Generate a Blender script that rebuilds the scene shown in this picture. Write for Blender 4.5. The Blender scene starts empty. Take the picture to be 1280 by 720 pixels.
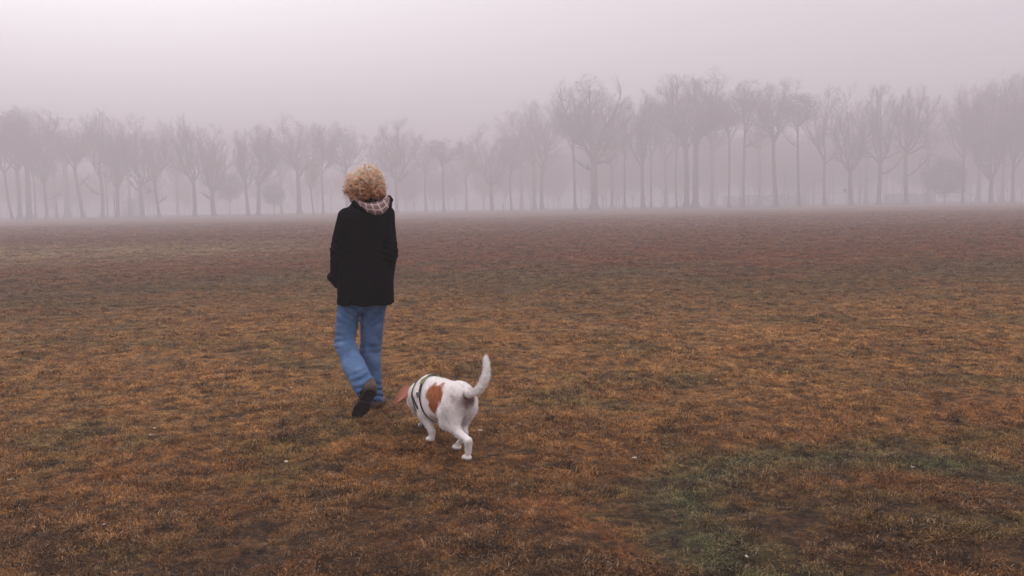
import bpy, math, random
import numpy as np
from mathutils import Vector, Matrix
from mathutils.bvhtree import BVHTree

rng = np.random.default_rng(7)
random.seed(7)
scene = bpy.context.scene
col = scene.collection

# ------------------------------------------------------------------ camera
F_PX = 1108.0
CAM_H = 1.42
PITCH = math.atan(102.5 / F_PX)
ROLL = math.radians(1.0)
cam_f = np.array([0, math.cos(PITCH), -math.sin(PITCH)])
_r = np.array([1.0, 0, 0]); _u = np.array([0, math.sin(PITCH), math.cos(PITCH)])
cam_r = _r * math.cos(ROLL) - _u * math.sin(ROLL)
cam_u = _u * math.cos(ROLL) + _r * math.sin(ROLL)
CAM = np.array([0, 0, CAM_H])
cd = bpy.data.cameras.new("camera")
cam = bpy.data.objects.new("camera", cd)
col.objects.link(cam)
m = Matrix(((cam_r[0], cam_u[0], -cam_f[0], 0), (cam_r[1], cam_u[1], -cam_f[1], 0),
            (cam_r[2], cam_u[2], -cam_f[2], CAM_H), (0, 0, 0, 1)))
cam.matrix_world = m
cd.sensor_width = 36; cd.lens = 36 * F_PX / 1280
cd.clip_start = 0.05; cd.clip_end = 3000
scene.camera = cam


def ray(px, py):
    return cam_f + (px - 640) / F_PX * cam_r + (360 - py) / F_PX * cam_u


def at(px, py, Y):
    "the place in the field seen at this spot of the photograph, Y metres ahead"
    d = ray(px, py)
    return CAM + d * (Y / d[1])


def ground_at(px, py):
    d = ray(px, py)
    return CAM + d * (-CAM_H / d[2])


# ------------------------------------------------------------------ light
SUN_EL, SUN_AZ = math.radians(38), math.radians(-28)     # azimuth from +Y, towards +X
w = bpy.data.worlds.new("World"); scene.world = w; w.use_nodes = True
nt = w.node_tree; nt.nodes.clear()
out = nt.nodes.new("ShaderNodeOutputWorld"); bg = nt.nodes.new("ShaderNodeBackground")
sky = nt.nodes.new("ShaderNodeTexSky"); sky.sky_type = 'NISHITA'; sky.sun_disc = False
sky.sun_elevation = SUN_EL; sky.sun_rotation = SUN_AZ; sky.dust_density = 6; sky.air_density = 1.5
hs = nt.nodes.new("ShaderNodeHueSaturation"); hs.inputs['Saturation'].default_value = 0.0
mx = nt.nodes.new("ShaderNodeMix"); mx.data_type = 'RGBA'; mx.inputs[0].default_value = 0.72
mx.inputs[7].default_value = (8.2, 7.5, 8.05, 1)          # the closed cloud deck over the fog
nt.links.new(sky.outputs[0], hs.inputs['Color']); nt.links.new(hs.outputs[0], mx.inputs[6])
# an overcast sky grows brighter from the horizon to the zenith
tcw = nt.nodes.new("ShaderNodeTexCoord"); spw = nt.nodes.new("ShaderNodeSeparateXYZ"); mr = nt.nodes.new("ShaderNodeMapRange")
mr.inputs['From Min'].default_value = 0; mr.inputs['From Max'].default_value = 1; mr.inputs['To Min'].default_value = .90; mr.inputs['To Max'].default_value = 2.3
ml = nt.nodes.new("ShaderNodeVectorMath"); ml.operation = 'MULTIPLY'
nt.links.new(tcw.outputs['Generated'], spw.inputs[0]); nt.links.new(spw.outputs[2], mr.inputs['Value'])
nt.links.new(mx.outputs[2], ml.inputs[0]); nt.links.new(mr.outputs[0], ml.inputs[1]); nt.links.new(ml.outputs[0], bg.inputs[0]); bg.inputs[1].default_value = 0.116
nt.links.new(bg.outputs[0], out.inputs[0])
sd = bpy.data.lights.new("sun", 'SUN'); sd.energy = 0.55; sd.angle = math.radians(25); sd.color = (1, .95, .9)
sun = bpy.data.objects.new("sun", sd); col.objects.link(sun)
sdir = Vector((math.sin(SUN_AZ) * math.cos(SUN_EL), math.cos(SUN_AZ) * math.cos(SUN_EL), math.sin(SUN_EL)))
sun.rotation_euler = sdir.to_track_quat('Z', 'Y').to_euler()
sun.location = (0, 0, 60)
scene.view_settings.view_transform = 'Standard'; scene.view_settings.look = 'None'
scene.view_settings.exposure = 0.0; scene.view_settings.gamma = 1
scene.cycles.volume_bounces = 5
scene.cycles.max_bounces = 8
scene.cycles.use_denoising = True

FOG_DENSITY = 0.0061


# ------------------------------------------------------------------ helpers
def tag(o, label=None, cat=None, group=None, kind=None):
    if label: o['label'] = label
    if cat: o['category'] = cat
    if group: o['group'] = group
    if kind: o['kind'] = kind
    return o


def empty(name, loc):
    o = bpy.data.objects.new(name, None); col.objects.link(o); o.location = tuple(loc)
    o.empty_display_size = .1
    return o


def mesh_np(name, V, Fq, mat, parent=None, smooth=True, attr=None, uv=None):
    "V (n,3) world; Fq (m,4) quads or (m,3) tris, or a list of such arrays"
    V = np.asarray(V, float)
    org = np.zeros(3)
    if parent is not None:
        org = np.array(parent.matrix_world.translation if parent.parent is None else parent.location) * 0
        p = parent
        while p is not None:
            org = org + np.array(p.location); p = p.parent
    V = V - org
    Fl = Fq if isinstance(Fq, list) else [Fq]
    Fl = [np.asarray(f, np.int32) for f in Fl if len(f)]
    me = bpy.data.meshes.new(name)
    me.vertices.add(len(V)); me.vertices.foreach_set('co', V.astype(np.float32).ravel())
    nl = sum(f.size for f in Fl); npoly = sum(len(f) for f in Fl)
    me.loops.add(nl); me.polygons.add(npoly)
    me.loops.foreach_set('vertex_index', np.concatenate([f.ravel() for f in Fl]))
    tot = np.concatenate([np.full(len(f), f.shape[1], np.int32) for f in Fl])
    st = np.concatenate([[0], np.cumsum(tot)[:-1]]).astype(np.int32)
    me.polygons.foreach_set('loop_start', st); me.polygons.foreach_set('loop_total', tot)
    me.polygons.foreach_set('use_smooth', np.full(npoly, smooth))
    if attr is not None:
        for k, v in attr.items():
            v = np.asarray(v, np.float32)
            if v.ndim == 1:
                a = me.attributes.new(k, 'FLOAT', 'POINT'); a.data.foreach_set('value', v)
            else:
                c = np.ones((len(v), 4), np.float32); c[:, :3] = v
                a = me.attributes.new(k, 'FLOAT_COLOR', 'POINT'); a.data.foreach_set('color', c.ravel())
    me.update(calc_edges=True)
    if uv is not None:
        ul = me.uv_layers.new(name='UVMap')
        ul.data.foreach_set('uv', np.asarray(uv, np.float32)[np.concatenate([f.ravel() for f in Fl])].ravel())
    me.materials.append(mat)
    o = bpy.data.objects.new(name, me); col.objects.link(o)
    if parent is not None: o.parent = parent
    return o


class Nodes:
    "small helper for node materials"
    def __init__(s, name, rough=.85):
        s.m = bpy.data.materials.new(name); s.m.use_nodes = True
        s.t = s.m.node_tree; s.b = s.t.nodes['Principled BSDF']
        s.b.inputs['Roughness'].default_value = rough
        s.b.inputs['Specular IOR Level'].default_value = .25
    def n(s, kind, **kw):
        x = s.t.nodes.new(kind)
        for k, v in kw.items(): setattr(x, k, v)
        return x
    def l(s, a, b): s.t.links.new(a, b)
    def noise(s, vec, scale, detail=4, rough=.6, off=0, dist=0):
        x = s.n('ShaderNodeTexNoise'); x.inputs['Scale'].default_value = scale
        x.inputs['Detail'].default_value = detail; x.inputs['Roughness'].default_value = rough
        x.inputs['Distortion'].default_value = dist
        if off:
            a = s.n('ShaderNodeVectorMath', operation='ADD'); a.inputs[1].default_value = (off, off * .7, off * 1.3)
            s.l(vec, a.inputs[0]); vec = a.outputs[0]
        s.l(vec, x.inputs['Vector']); return x.outputs[0]
    def ramp(s, fac, stops, interp='LINEAR'):
        r = s.n('ShaderNodeValToRGB'); r.color_ramp.interpolation = interp
        e = r.color_ramp.elements
        while len(e) < len(stops): e.new(.5)
        for q, (p, c) in zip(e, stops):
            q.position = p; q.color = (c if hasattr(c, '__len__') else (c, c, c)) + ((1,) if not hasattr(c, '__len__') or len(c) == 3 else ())
        s.l(fac, r.inputs[0]); return r.outputs[0]
    def mix(s, fac, a, b, mode='MIX'):
        x = s.n('ShaderNodeMix', data_type='RGBA', blend_type=mode)
        for sock, v in ((x.inputs[0], fac), (x.inputs[6], a), (x.inputs[7], b)):
            if isinstance(v, (int, float)): sock.default_value = v
            elif isinstance(v, tuple): sock.default_value = v + (1,)
            else: s.l(v, sock)
        return x.outputs[2]
    def math(s, op, a, b=None, c=None, clamp=False):
        x = s.n('ShaderNodeMath', operation=op); x.use_clamp = clamp
        for i, v in enumerate((a, b, c)):
            if v is None: continue
            if isinstance(v, (int, float)): x.inputs[i].default_value = v
            else: s.l(v, x.inputs[i])
        return x.outputs[0]
    def pos(s): return s.n('ShaderNodeNewGeometry').outputs['Position']
    def obj(s): return s.n('ShaderNodeTexCoord').outputs['Object']
    def bump(s, h, strength=.5, dist=.01):
        b = s.n('ShaderNodeBump'); b.inputs['Strength'].default_value = strength
        b.inputs['Distance'].default_value = dist
        s.l(h, b.inputs['Height']); s.l(b.outputs[0], s.b.inputs['Normal'])
    def color(s, c):
        if isinstance(c, tuple): s.b.inputs['Base Color'].default_value = c + (1,)
        else: s.l(c, s.b.inputs['Base Color'])


# ---- a small signed-distance modeller: smooth-blended tapered limbs meshed as one skin
class Skin:
    def __init__(s, lo, hi, res):
        s.lo = np.array(lo, float); s.res = res
        s.n = np.ceil((np.array(hi) - s.lo) / res).astype(int) + 1
        ax = [s.lo[i] + np.arange(s.n[i]) * res for i in range(3)]
        s.X, s.Y, s.Z = np.meshgrid(*ax, indexing='ij')
        s.D = np.full(s.X.shape, 9.0)
    def P(s): return np.stack([s.X, s.Y, s.Z], -1)
    def sub(s, lo, hi):
        a = np.clip(np.floor((np.asarray(lo) - s.lo) / s.res).astype(int), 0, s.n); b = np.clip(np.ceil((np.asarray(hi) - s.lo) / s.res).astype(int) + 1, 0, s.n)
        return tuple(slice(a[i], b[i]) for i in range(3))
    def blend(s, d, k, sl=(slice(None),) * 3):
        if k <= 0: s.D[sl] = np.minimum(s.D[sl], d); return
        D = s.D[sl]
        h = np.clip(.5 + .5 * (D - d) / k, 0, 1)
        s.D[sl] = D * (1 - h) + d * h - k * h * (1 - h)
    def displace(s, fn, band=.03):
        "add fn(points) to the field near the surface"
        mk = np.abs(s.D) < band
        P = np.stack([s.X[mk], s.Y[mk], s.Z[mk]], -1)
        s.D[mk] += fn(P)
    def cone(s, a, b, ra, rb, k=.02, flat=None, fs=1.0):
        "tapered capsule; flat=(unit axis), fs<1 squashes it along that axis"
        a = np.array(a, float); b = np.array(b, float)
        pad = max(ra, rb) * max(1, 1) + k * 1.2 + .035
        sl = s.sub(np.minimum(a, b) - pad, np.maximum(a, b) + pad)
        P = [s.X[sl] - a[0], s.Y[sl] - a[1], s.Z[sl] - a[2]]; ab = b - a
        L = ab @ ab + 1e-12
        t = np.clip((P[0] * ab[0] + P[1] * ab[1] + P[2] * ab[2]) / L, 0, 1)
        q = [P[i] - t * ab[i] for i in range(3)]
        if flat is not None:
            f = np.array(flat, float); f /= np.linalg.norm(f)
            dd = q[0] * f[0] + q[1] * f[1] + q[2] * f[2]
            dist = np.sqrt(np.maximum(q[0] ** 2 + q[1] ** 2 + q[2] ** 2 - dd ** 2 + (dd / fs) ** 2, 0))
        else:
            dist = np.sqrt(q[0] ** 2 + q[1] ** 2 + q[2] ** 2)
        s.blend(dist - (ra + (rb - ra) * t), k, sl)
    def chain(s, pts, rad, k=.02, **kw):
        for i in range(len(pts) - 1): s.cone(pts[i], pts[i + 1], rad[i], rad[i + 1], k, **kw)
    def ell(s, c, r, k=.02, R=None):
        c = np.array(c, float); pad = max(r) + k * 1.2 + .035; sl = s.sub(c - pad, c + pad)
        Q = np.stack([s.X[sl] - c[0], s.Y[sl] - c[1], s.Z[sl] - c[2]], -1)
        if R is not None: Q = Q @ np.array(R)         # columns of R are the ellipsoid's axes
        r = np.array(r, float)
        k0 = np.linalg.norm(Q / r, axis=-1); k1 = np.linalg.norm(Q / r ** 2, axis=-1) + 1e-9
        s.blend(k0 * (k0 - 1) / k1, k, sl)
    def loft(s, z, cx, cy, a, b, k=.02, e=2.0):
        "elliptic sections stacked in z (tables, ascending z)"
        z = np.array(z); Z = s.Z
        f = lambda t: np.interp(Z, z, t)
        A, B = f(a), f(b)
        q = (np.abs((s.X - f(cx)) / A) ** e + np.abs((s.Y - f(cy)) / B) ** e) ** (1 / e)
        d = (q - 1) * np.minimum(A, B)
        d = np.maximum(d, np.maximum(z[0] - Z, Z - z[-1]))
        s.blend(d, k)
    def mesh(s):
        "naive surface nets"
        D = s.D; sg = D < 0
        nx, ny, nz = D.shape
        c = np.zeros((nx - 1, ny - 1, nz - 1), np.int8)
        for dx in (0, 1):
            for dy in (0, 1):
                for dz in (0, 1):
                    c += sg[dx:nx - 1 + dx, dy:ny - 1 + dy, dz:nz - 1 + dz]
        act = (c > 0) & (c < 8)
        idx = -np.ones(act.shape, np.int64); I = np.argwhere(act); idx[act] = np.arange(len(I))
        acc = np.zeros((len(I), 3)); cnt = np.zeros(len(I))
        corners = [(a, b, d) for a in (0, 1) for b in (0, 1) for d in (0, 1)]
        for i, p in enumerate(corners):
            for q in corners[i + 1:]:
                if sum(abs(p[j] - q[j]) for j in range(3)) != 1: continue
                v0 = D[I[:, 0] + p[0], I[:, 1] + p[1], I[:, 2] + p[2]]
                v1 = D[I[:, 0] + q[0], I[:, 1] + q[1], I[:, 2] + q[2]]
                mk = (v0 < 0) != (v1 < 0)
                t = np.where(mk, v0 / (v0 - v1 + 1e-20), 0)
                pt = np.array(p) + t[:, None] * (np.array(q) - np.array(p))
                acc[mk] += pt[mk]; cnt[mk] += 1
        V = s.lo + (I + acc / cnt[:, None]) * s.res
        faces = []
        for ax in range(3):
            o = [(1, 2), (2, 0), (0, 1)][ax]
            a0 = [slice(None)] * 3; a1 = [slice(None)] * 3
            a0[ax] = slice(0, -1); a1[ax] = slice(1, None)
            cr = sg[tuple(a0)] != sg[tuple(a1)]
            E = np.argwhere(cr)
            E = E[(E[:, o[0]] > 0) & (E[:, o[1]] > 0) & (E[:, o[0]] < idx.shape[o[0]]) & (E[:, o[1]] < idx.shape[o[1]])]
            u = np.zeros(3, int); u[o[0]] = 1; v = np.zeros(3, int); v[o[1]] = 1
            g = lambda S: idx[S[:, 0], S[:, 1], S[:, 2]]
            q = np.stack([g(E - u - v), g(E - v), g(E), g(E - u)], 1)
            inside = sg[E[:, 0], E[:, 1], E[:, 2]]
            q[~inside] = q[~inside][:, ::-1]
            faces.append(q[(q >= 0).all(1)])
        return V, np.concatenate(faces)


def value_noise(P, scale, seed=0):
    "smooth noise -1..1 from summed sines with random directions"
    r = np.random.default_rng(seed); out_ = np.zeros(P.shape[:-1])
    for i in range(8):
        k = r.normal(size=3); k = k / np.linalg.norm(k) * scale * r.uniform(.6, 1.7)
        out_ += np.sin(P @ k + r.uniform(0, 6.28))
    return out_ / 4


def sweep(P, R, k=4, twist=0.0):
    "P (N,S,3) centre lines, R (N,S) radii -> tubes"
    P = np.asarray(P, float); N, S, _ = P.shape
    T = np.gradient(P, axis=1); T /= np.linalg.norm(T, axis=-1, keepdims=True) + 1e-12
    ref = np.where(np.abs(T[:, :1, 2:3]) > .8, np.array([1., 0, 0]), np.array([0, 0, 1.]))
    ref = np.broadcast_to(ref, T.shape)
    A = np.cross(T, ref); A /= np.linalg.norm(A, axis=-1, keepdims=True) + 1e-12
    B = np.cross(T, A)
    ang = np.arange(k) * 2 * math.pi / k
    V = P[:, :, None] + R[:, :, None, None] * (A[:, :, None] * np.cos(ang)[:, None] + B[:, :, None] * np.sin(ang)[:, None])
    base = (np.arange(N) * S * k)[:, None, None] + (np.arange(S - 1) * k)[None, :, None]
    j = np.arange(k)[None, None]; j2 = (j + 1) % k
    Fq = np.stack(np.broadcast_arrays(base + j, base + j2, base + k + j2, base + k + j), -1).reshape(-1, 4)
    return V.reshape(-1, 3), Fq


class Joined:
    def __init__(s): s.V = []; s.F = []; s.n = 0
    def add(s, V, Fq):
        s.V.append(V); s.F.append(np.asarray(Fq) + s.n); s.n += len(V)
    def out(s): return np.concatenate(s.V), s.F
    def box(s, c, size, R=None):
        c = np.array(c, float); h = np.array(size) / 2
        v = np.array([[x, y, z] for x in (-1, 1) for y in (-1, 1) for z in (-1, 1)]) * h
        if R is not None: v = v @ np.array(R).T
        s.add(v + c, [[0, 1, 3, 2], [4, 6, 7, 5], [0, 4, 5, 1], [2, 3, 7, 6], [0, 2, 6, 4], [1, 5, 7, 3]])


# ------------------------------------------------------------------ materials
RING_C = ground_at(1150, 650)


def field_colour(s):
    "colour of the winter turf, by place in the field"
    p = s.pos()
    sep = s.n('ShaderNodeSeparateXYZ'); s.l(p, sep.inputs[0])
    X, Y = sep.outputs[0], sep.outputs[1]
    warp = s.noise(p, .16, 3, .6, 3)
    warp2 = s.noise(p, .55, 4, .65, 31)
    # broad bands of dying turf; the nearest also carry vignette darkening put into colour
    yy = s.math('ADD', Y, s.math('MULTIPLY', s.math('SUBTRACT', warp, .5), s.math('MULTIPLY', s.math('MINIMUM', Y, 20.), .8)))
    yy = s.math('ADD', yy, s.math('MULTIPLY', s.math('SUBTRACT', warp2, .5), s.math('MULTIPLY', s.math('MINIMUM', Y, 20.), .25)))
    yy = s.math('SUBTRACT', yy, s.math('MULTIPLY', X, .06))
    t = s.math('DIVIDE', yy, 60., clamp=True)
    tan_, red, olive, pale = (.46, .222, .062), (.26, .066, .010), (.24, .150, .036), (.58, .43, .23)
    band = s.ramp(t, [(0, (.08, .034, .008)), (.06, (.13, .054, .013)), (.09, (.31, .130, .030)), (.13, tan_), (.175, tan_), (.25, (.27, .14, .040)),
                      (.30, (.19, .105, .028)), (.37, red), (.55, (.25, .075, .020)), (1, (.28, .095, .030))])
    # pale worn strip on the left of the far field
    st = s.math('SUBTRACT', s.math('ADD', Y, s.math('MULTIPLY', X, .1)), 30.5)
    st = s.math('ABSOLUTE', s.math('ADD', st, s.math('MULTIPLY', s.math('SUBTRACT', warp2, .5), 8.)))
    st = s.math('SUBTRACT', 1, s.math('DIVIDE', st, 13.), clamp=True)
    lf = s.math('DIVIDE', s.math('SUBTRACT', -5., X), 7., clamp=True)
    c = s.mix(s.math('MULTIPLY', s.math('MULTIPLY', st, lf), s.ramp(warp2, [(.3, .35), (.6, 1.)])), band, pale)
    # rusty, olive and thatch patches
    n1 = s.noise(p, .9, 5, .62, 11); n2 = s.noise(p, 1.25, 6, .66, 57); n3 = s.noise(p, 3.1, 5, .7, 91)
    c = s.mix(s.math('MULTIPLY', s.ramp(n1, [(.50, 0.), (.66, 1.)]), .6), c, (.38, .140, .036))
    c = s.mix(s.math('MULTIPLY', s.ramp(n2, [(.50, 0.), (.64, 1.)]), .75), c, (.18, .122, .028))
    c = s.mix(s.math('MULTIPLY', s.ramp(n3, [(.52, 0.), (.68, 1.)]), .65), c, (.15, .072, .022))
    # the ring of greener grass lower right
    d = s.n('ShaderNodeVectorMath', operation='SUBTRACT'); s.l(p, d.inputs[0])
    d.inputs[1].default_value = (RING_C[0], RING_C[1], 0)
    ln = s.n('ShaderNodeVectorMath', operation='LENGTH'); s.l(d.outputs[0], ln.inputs[0])
    rr = s.math('ADD', ln.outputs['Value'], s.math('MULTIPLY', s.math('SUBTRACT', warp2, .5), .55))
    rg = s.math('ABSOLUTE', s.math('SUBTRACT', rr, 1.02))
    rg = s.math('SUBTRACT', 1, s.math('DIVIDE', rg, .36), clamp=True)
    rg = s.math('MULTIPLY', rg, s.ramp(n3, [(.34, .35), (.52, 1.)]))
    c = s.mix(s.math('MULTIPLY', rg, .9), c, (.105, .115, .042))
    # small black-brown mottles, and small bleached ones
    n4 = s.noise(p, 4.2, 4, .8, 121, .6)
    c = s.mix(s.math('MULTIPLY', s.ramp(n4, [(.56, 0.), (.64, 1.)]), .72), c, (.045, .022, .010))
    n5 = s.noise(p, 5.5, 4, .8, 151, .4)
    c = s.mix(s.math('MULTIPLY', s.ramp(n5, [(.58, 0.), (.68, 1.)]), .35), c, (.46, .31, .18))
    return c, p


def ground_material():
    s = Nodes('winter_turf', .95)
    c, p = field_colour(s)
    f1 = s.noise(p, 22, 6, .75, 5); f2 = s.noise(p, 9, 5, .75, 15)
    c = s.mix(1., c, s.ramp(f1, [(.35, .10), (.5, .48), (.68, 1.05)]), 'MULTIPLY')  # dark soil and thatch, with missing blade self-shadow put into the colour
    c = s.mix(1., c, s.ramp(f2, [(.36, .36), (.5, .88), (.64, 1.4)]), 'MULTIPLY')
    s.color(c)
    s.bump(s.noise(p, 30, 8, .8, 25), .9, .05)
    return s.m


def blade_material():
    s = Nodes('grass_blade', .8)
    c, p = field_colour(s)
    oi = s.n('ShaderNodeObjectInfo').outputs['Random']
    tint = s.ramp(oi, [(0, (.20, .17, .14)), (.22, (.50, .45, .40)), (.6, (1.0, 1.0, 1.0)), (.85, (1.2, 1.23, 1.2)), (1, (1.4, 1.5, 1.5))])
    c = s.mix(1., c, tint, 'MULTIPLY')
    a = s.n('ShaderNodeAttribute', attribute_name='shade')
    c = s.mix(1., c, s.ramp(a.outputs['Fac'], [(0, .12), (.45, .78), (.9, 1.55), (1, 2.0)]), 'MULTIPLY')
    f2 = s.noise(p, 9, 5, .75, 15)
    c = s.mix(1., c, s.ramp(f2, [(.36, .36), (.5, .88), (.64, 1.4)]), 'MULTIPLY')
    straw = s.math('MULTIPLY', s.math('GREATER_THAN', a.outputs['Fac'], .86), s.ramp(oi, [(.2, .0), (.5, .75)]))
    c = s.mix(straw, c, (.40, .27, .17))                    # single bleached blades among the rest
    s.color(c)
    return s.m


def bark_material(name='bark', c0=(.05, .042, .038), c1=(.11, .095, .085)):
    s = Nodes(name, .95); p = s.pos()
    s.color(s.mix(s.ramp(s.noise(p, 3, 5, .7), [(.35, 0.), (.65, 1.)]), c0, c1))
    s.bump(s.noise(p, 18, 5, .7, 3), .6, .03)
    return s.m


def plain(name, c, c2=None, rough=.8, scale=40, bump=.3, bd=.003):
    s = Nodes(name, rough); p = s.obj()
    s.color(s.mix(s.noise(p, scale, 5, .7), c, c2 or tuple(x * .7 for x in c)))
    if bump: s.bump(s.noise(p, scale * 2, 5, .7, 9), bump, bd)
    return s.m


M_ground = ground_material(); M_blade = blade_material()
M_bark = bark_material(); M_twig = bark_material('twig_bark', (.055, .045, .042), (.09, .075, .068))
M_ever = bark_material('evergreen_leaf', (.03, .038, .024), (.06, .07, .045))

# ------------------------------------------------------------------ ground


def axis(near0, near1, step, far, grow):
    a = list(np.arange(near0, near1, step))
    s_ = step
    while a[-1] < far: s_ *= grow; a.append(a[-1] + s_)
    s_ = step; b = [near0]
    while b[-1] > -far: s_ *= grow; b.append(b[-1] - s_)
    return np.array(b[::-1][:-1] + a)


gx = axis(-5, 5, .045, 420, 1.055); gy = axis(2.4, 11, .045, 420, 1.045)
GX, GY = np.meshgrid(gx, gy, indexing='ij')


def ground_z(x, y):
    P = np.stack([x, y, np.zeros_like(x)], -1)
    z = .012 * value_noise(P, 2.2, 1) + .007 * value_noise(P, 8, 2) + .006 * value_noise(P, 24, 3)
    z = z + .02 * value_noise(P, .12, 5) * np.clip((np.hypot(x, y) - 9) / 20, 0, 1)
    return z


GZ = ground_z(GX, GY) + rng.normal(0, .0022, GX.shape)
nxg, nyg = GX.shape
ii = (np.arange(nxg - 1)[:, None] * nyg + np.arange(nyg - 1)[None]).ravel()
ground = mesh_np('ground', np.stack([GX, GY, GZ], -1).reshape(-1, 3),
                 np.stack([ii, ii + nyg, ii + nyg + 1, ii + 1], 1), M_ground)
tag(ground, kind='structure')

# ------------------------------------------------------------------ grass: tufts of blades, spread with geometry nodes


def tuft(n, r, h, seed, flat):
    g = np.random.default_rng(seed); V = []; Fq = []; sh = []
    for i in range(n):
        a = g.uniform(0, 6.28); rad = r * math.sqrt(g.uniform(0, 1))
        p = np.array([rad * math.cos(a), rad * math.sin(a), -.003])
        az = g.uniform(0, 6.28); lean = g.uniform(.3, 1.0) * flat
        L = h * g.uniform(.5, 1.5); wd = g.uniform(.0009, .0021) * (h / .03) ** .5
        d = np.array([math.cos(az) * math.sin(lean), math.sin(az) * math.sin(lean), math.cos(lean)])
        side = np.array([-math.sin(az + g.normal() * .4), math.cos(az), 0]) * wd
        q = p + d * L * .55
        d2 = d + np.array([math.cos(az) * .8, math.sin(az) * .8, -.75 * g.uniform(.3, 1.3)]); d2 /= np.linalg.norm(d2)
        e = q + d2 * L * .5
        b = len(V)
        V += [p - side, p + side, q + side * .8, q - side * .8, e]
        Fq += [[b, b + 1, b + 2], [b, b + 2, b + 3], [b + 3, b + 2, b + 4]]
        c = g.uniform(.15, .95) if g.uniform() > .04 else 1.
        sh += [c] * 5
    me_o = mesh_np('grass_tuft', np.array(V), np.array(Fq), M_blade, smooth=False, attr={'shade': np.array(sh)})
    col.objects.unlink(me_o)
    return me_o


variants = [tuft(62, .045, .017, 1, 1.4), tuft(54, .045, .021, 2, 1.3), tuft(66, .047, .014, 3, 1.5),
            tuft(46, .04, .027, 4, 1.2), tuft(58, .047, .019, 5, 1.35)]


def spread(y0, y1, dens, smin, smax, seed):
    g = np.random.default_rng(seed)
    half = lambda y: y * .62 + 1.2
    A = (half(y0) + half(y1)) * (y1 - y0)
    n = int(A * dens)
    y = g.uniform(y0, y1, int(n * 1.3)); x = g.uniform(-half(y1), half(y1), len(y))
    k = np.abs(x) < half(y); x, y = x[k], y[k]
    P = np.stack([x, y, 0 * x], -1)
    clump = value_noise(P, 5, 77) * .5 + value_noise(P, 13, 78) * .5
    k = g.uniform(size=len(x)) < (.86 + .4 * clump) * np.clip((125 - y) / 70, 0, 1)
    x, y, clump = x[k], y[k], clump[k]
    z = ground_z(x, y)
    sc = g.uniform(smin, smax, len(x)) * (1 + .45 * clump)
    rot = np.stack([g.normal(0, .12, len(x)), g.normal(0, .12, len(x)), g.uniform(0, 6.28, len(x))], 1)
    return np.stack([x, y, z], 1), sc, rot


parts_ = [spread(2.2, 6, 1050, .75, 1.25, 1), spread(6, 10, 620, .85, 1.35, 2), spread(10, 17, 420, .9, 1.5, 3),
          spread(17, 30, 150, 1.2, 2.0, 4), spread(30, 52, 50, 1.7, 2.8, 5), spread(52, 120, 15, 2.4, 3.6, 6)]
GP = np.concatenate([p[0] for p in parts_]); GS = np.concatenate([p[1] for p in parts_]); GR = np.concatenate([p[2] for p in parts_])
me = bpy.data.meshes.new('grass'); me.vertices.add(len(GP)); me.vertices.foreach_set('co', GP.astype(np.float32).ravel())
a = me.attributes.new('scl', 'FLOAT', 'POINT'); a.data.foreach_set('value', GS.astype(np.float32))
a = me.attributes.new('rot', 'FLOAT_VECTOR', 'POINT'); a.data.foreach_set('vector', GR.astype(np.float32).ravel())
a = me.attributes.new('pick', 'INT', 'POINT'); a.data.foreach_set('value', rng.integers(0, len(variants), len(GP)).astype(np.int32))
me.materials.append(M_blade)
grass = bpy.data.objects.new('grass', me); col.objects.link(grass)
tag(grass, 'short matted brown and olive winter turf covering the field', 'grass', kind='stuff')


def scatter(obj, sources):
    gt = bpy.data.node_groups.new('scatter', 'GeometryNodeTree')
    gt.interface.new_socket('Geometry', in_out='INPUT', socket_type='NodeSocketGeometry')
    gt.interface.new_socket('Geometry', in_out='OUTPUT', socket_type='NodeSocketGeometry')
    gi = gt.nodes.new('NodeGroupInput'); go = gt.nodes.new('NodeGroupOutput'); jn = gt.nodes.new('GeometryNodeJoinGeometry')

    def named(nm, t):
        x = gt.nodes.new('GeometryNodeInputNamedAttribute'); x.data_type = t; x.inputs['Name'].default_value = nm
        return x.outputs[0]
    A_s, A_r, A_p = named('scl', 'FLOAT'), named('rot', 'FLOAT_VECTOR'), named('pick', 'INT')
    e2r = gt.nodes.new('FunctionNodeEulerToRotation'); gt.links.new(A_r, e2r.inputs[0])
    for i, v in enumerate(sources):
        oi = gt.nodes.new('GeometryNodeObjectInfo'); oi.inputs['Object'].default_value = v
        oi.inputs['As Instance'].default_value = True
        cmpn = gt.nodes.new('FunctionNodeCompare'); cmpn.data_type = 'INT'; cmpn.operation = 'EQUAL'
        gt.links.new(A_p, cmpn.inputs[2]); cmpn.inputs[3].default_value = i
        ip = gt.nodes.new('GeometryNodeInstanceOnPoints')
        gt.links.new(gi.outputs[0], ip.inputs['Points']); gt.links.new(cmpn.outputs[0], ip.inputs['Selection'])
        gt.links.new(oi.outputs['Geometry'], ip.inputs['Instance'])
        gt.links.new(e2r.outputs[0], ip.inputs['Rotation']); gt.links.new(A_s, ip.inputs['Scale'])
        gt.links.new(ip.outputs[0], jn.inputs[0])
    gt.links.new(jn.outputs[0], go.inputs[0])
    md = obj.modifiers.new('scatter', 'NODES'); md.node_group = gt


scatter(grass, variants)

# ------------------------------------------------------------------ trees


def unit(v): return v / (np.linalg.norm(v, axis=-1, keepdims=True) + 1e-12)


def grow(g, S, Dv, L, r0, r1, nseg, wob, trop):
    N = len(S); P = np.zeros((N, nseg + 1, 3)); P[:, 0] = S; d = unit(Dv)
    for i in range(nseg):
        d = unit(d + g.normal(0, wob, (N, 3)) + np.array([0, 0, trop]))
        P[:, i + 1] = P[:, i] + d * (L / nseg)[:, None]
    t = np.linspace(0, 1, nseg + 1)[None]
    return P, r0[:, None] * (1 - t) + r1[:, None] * t


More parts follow.
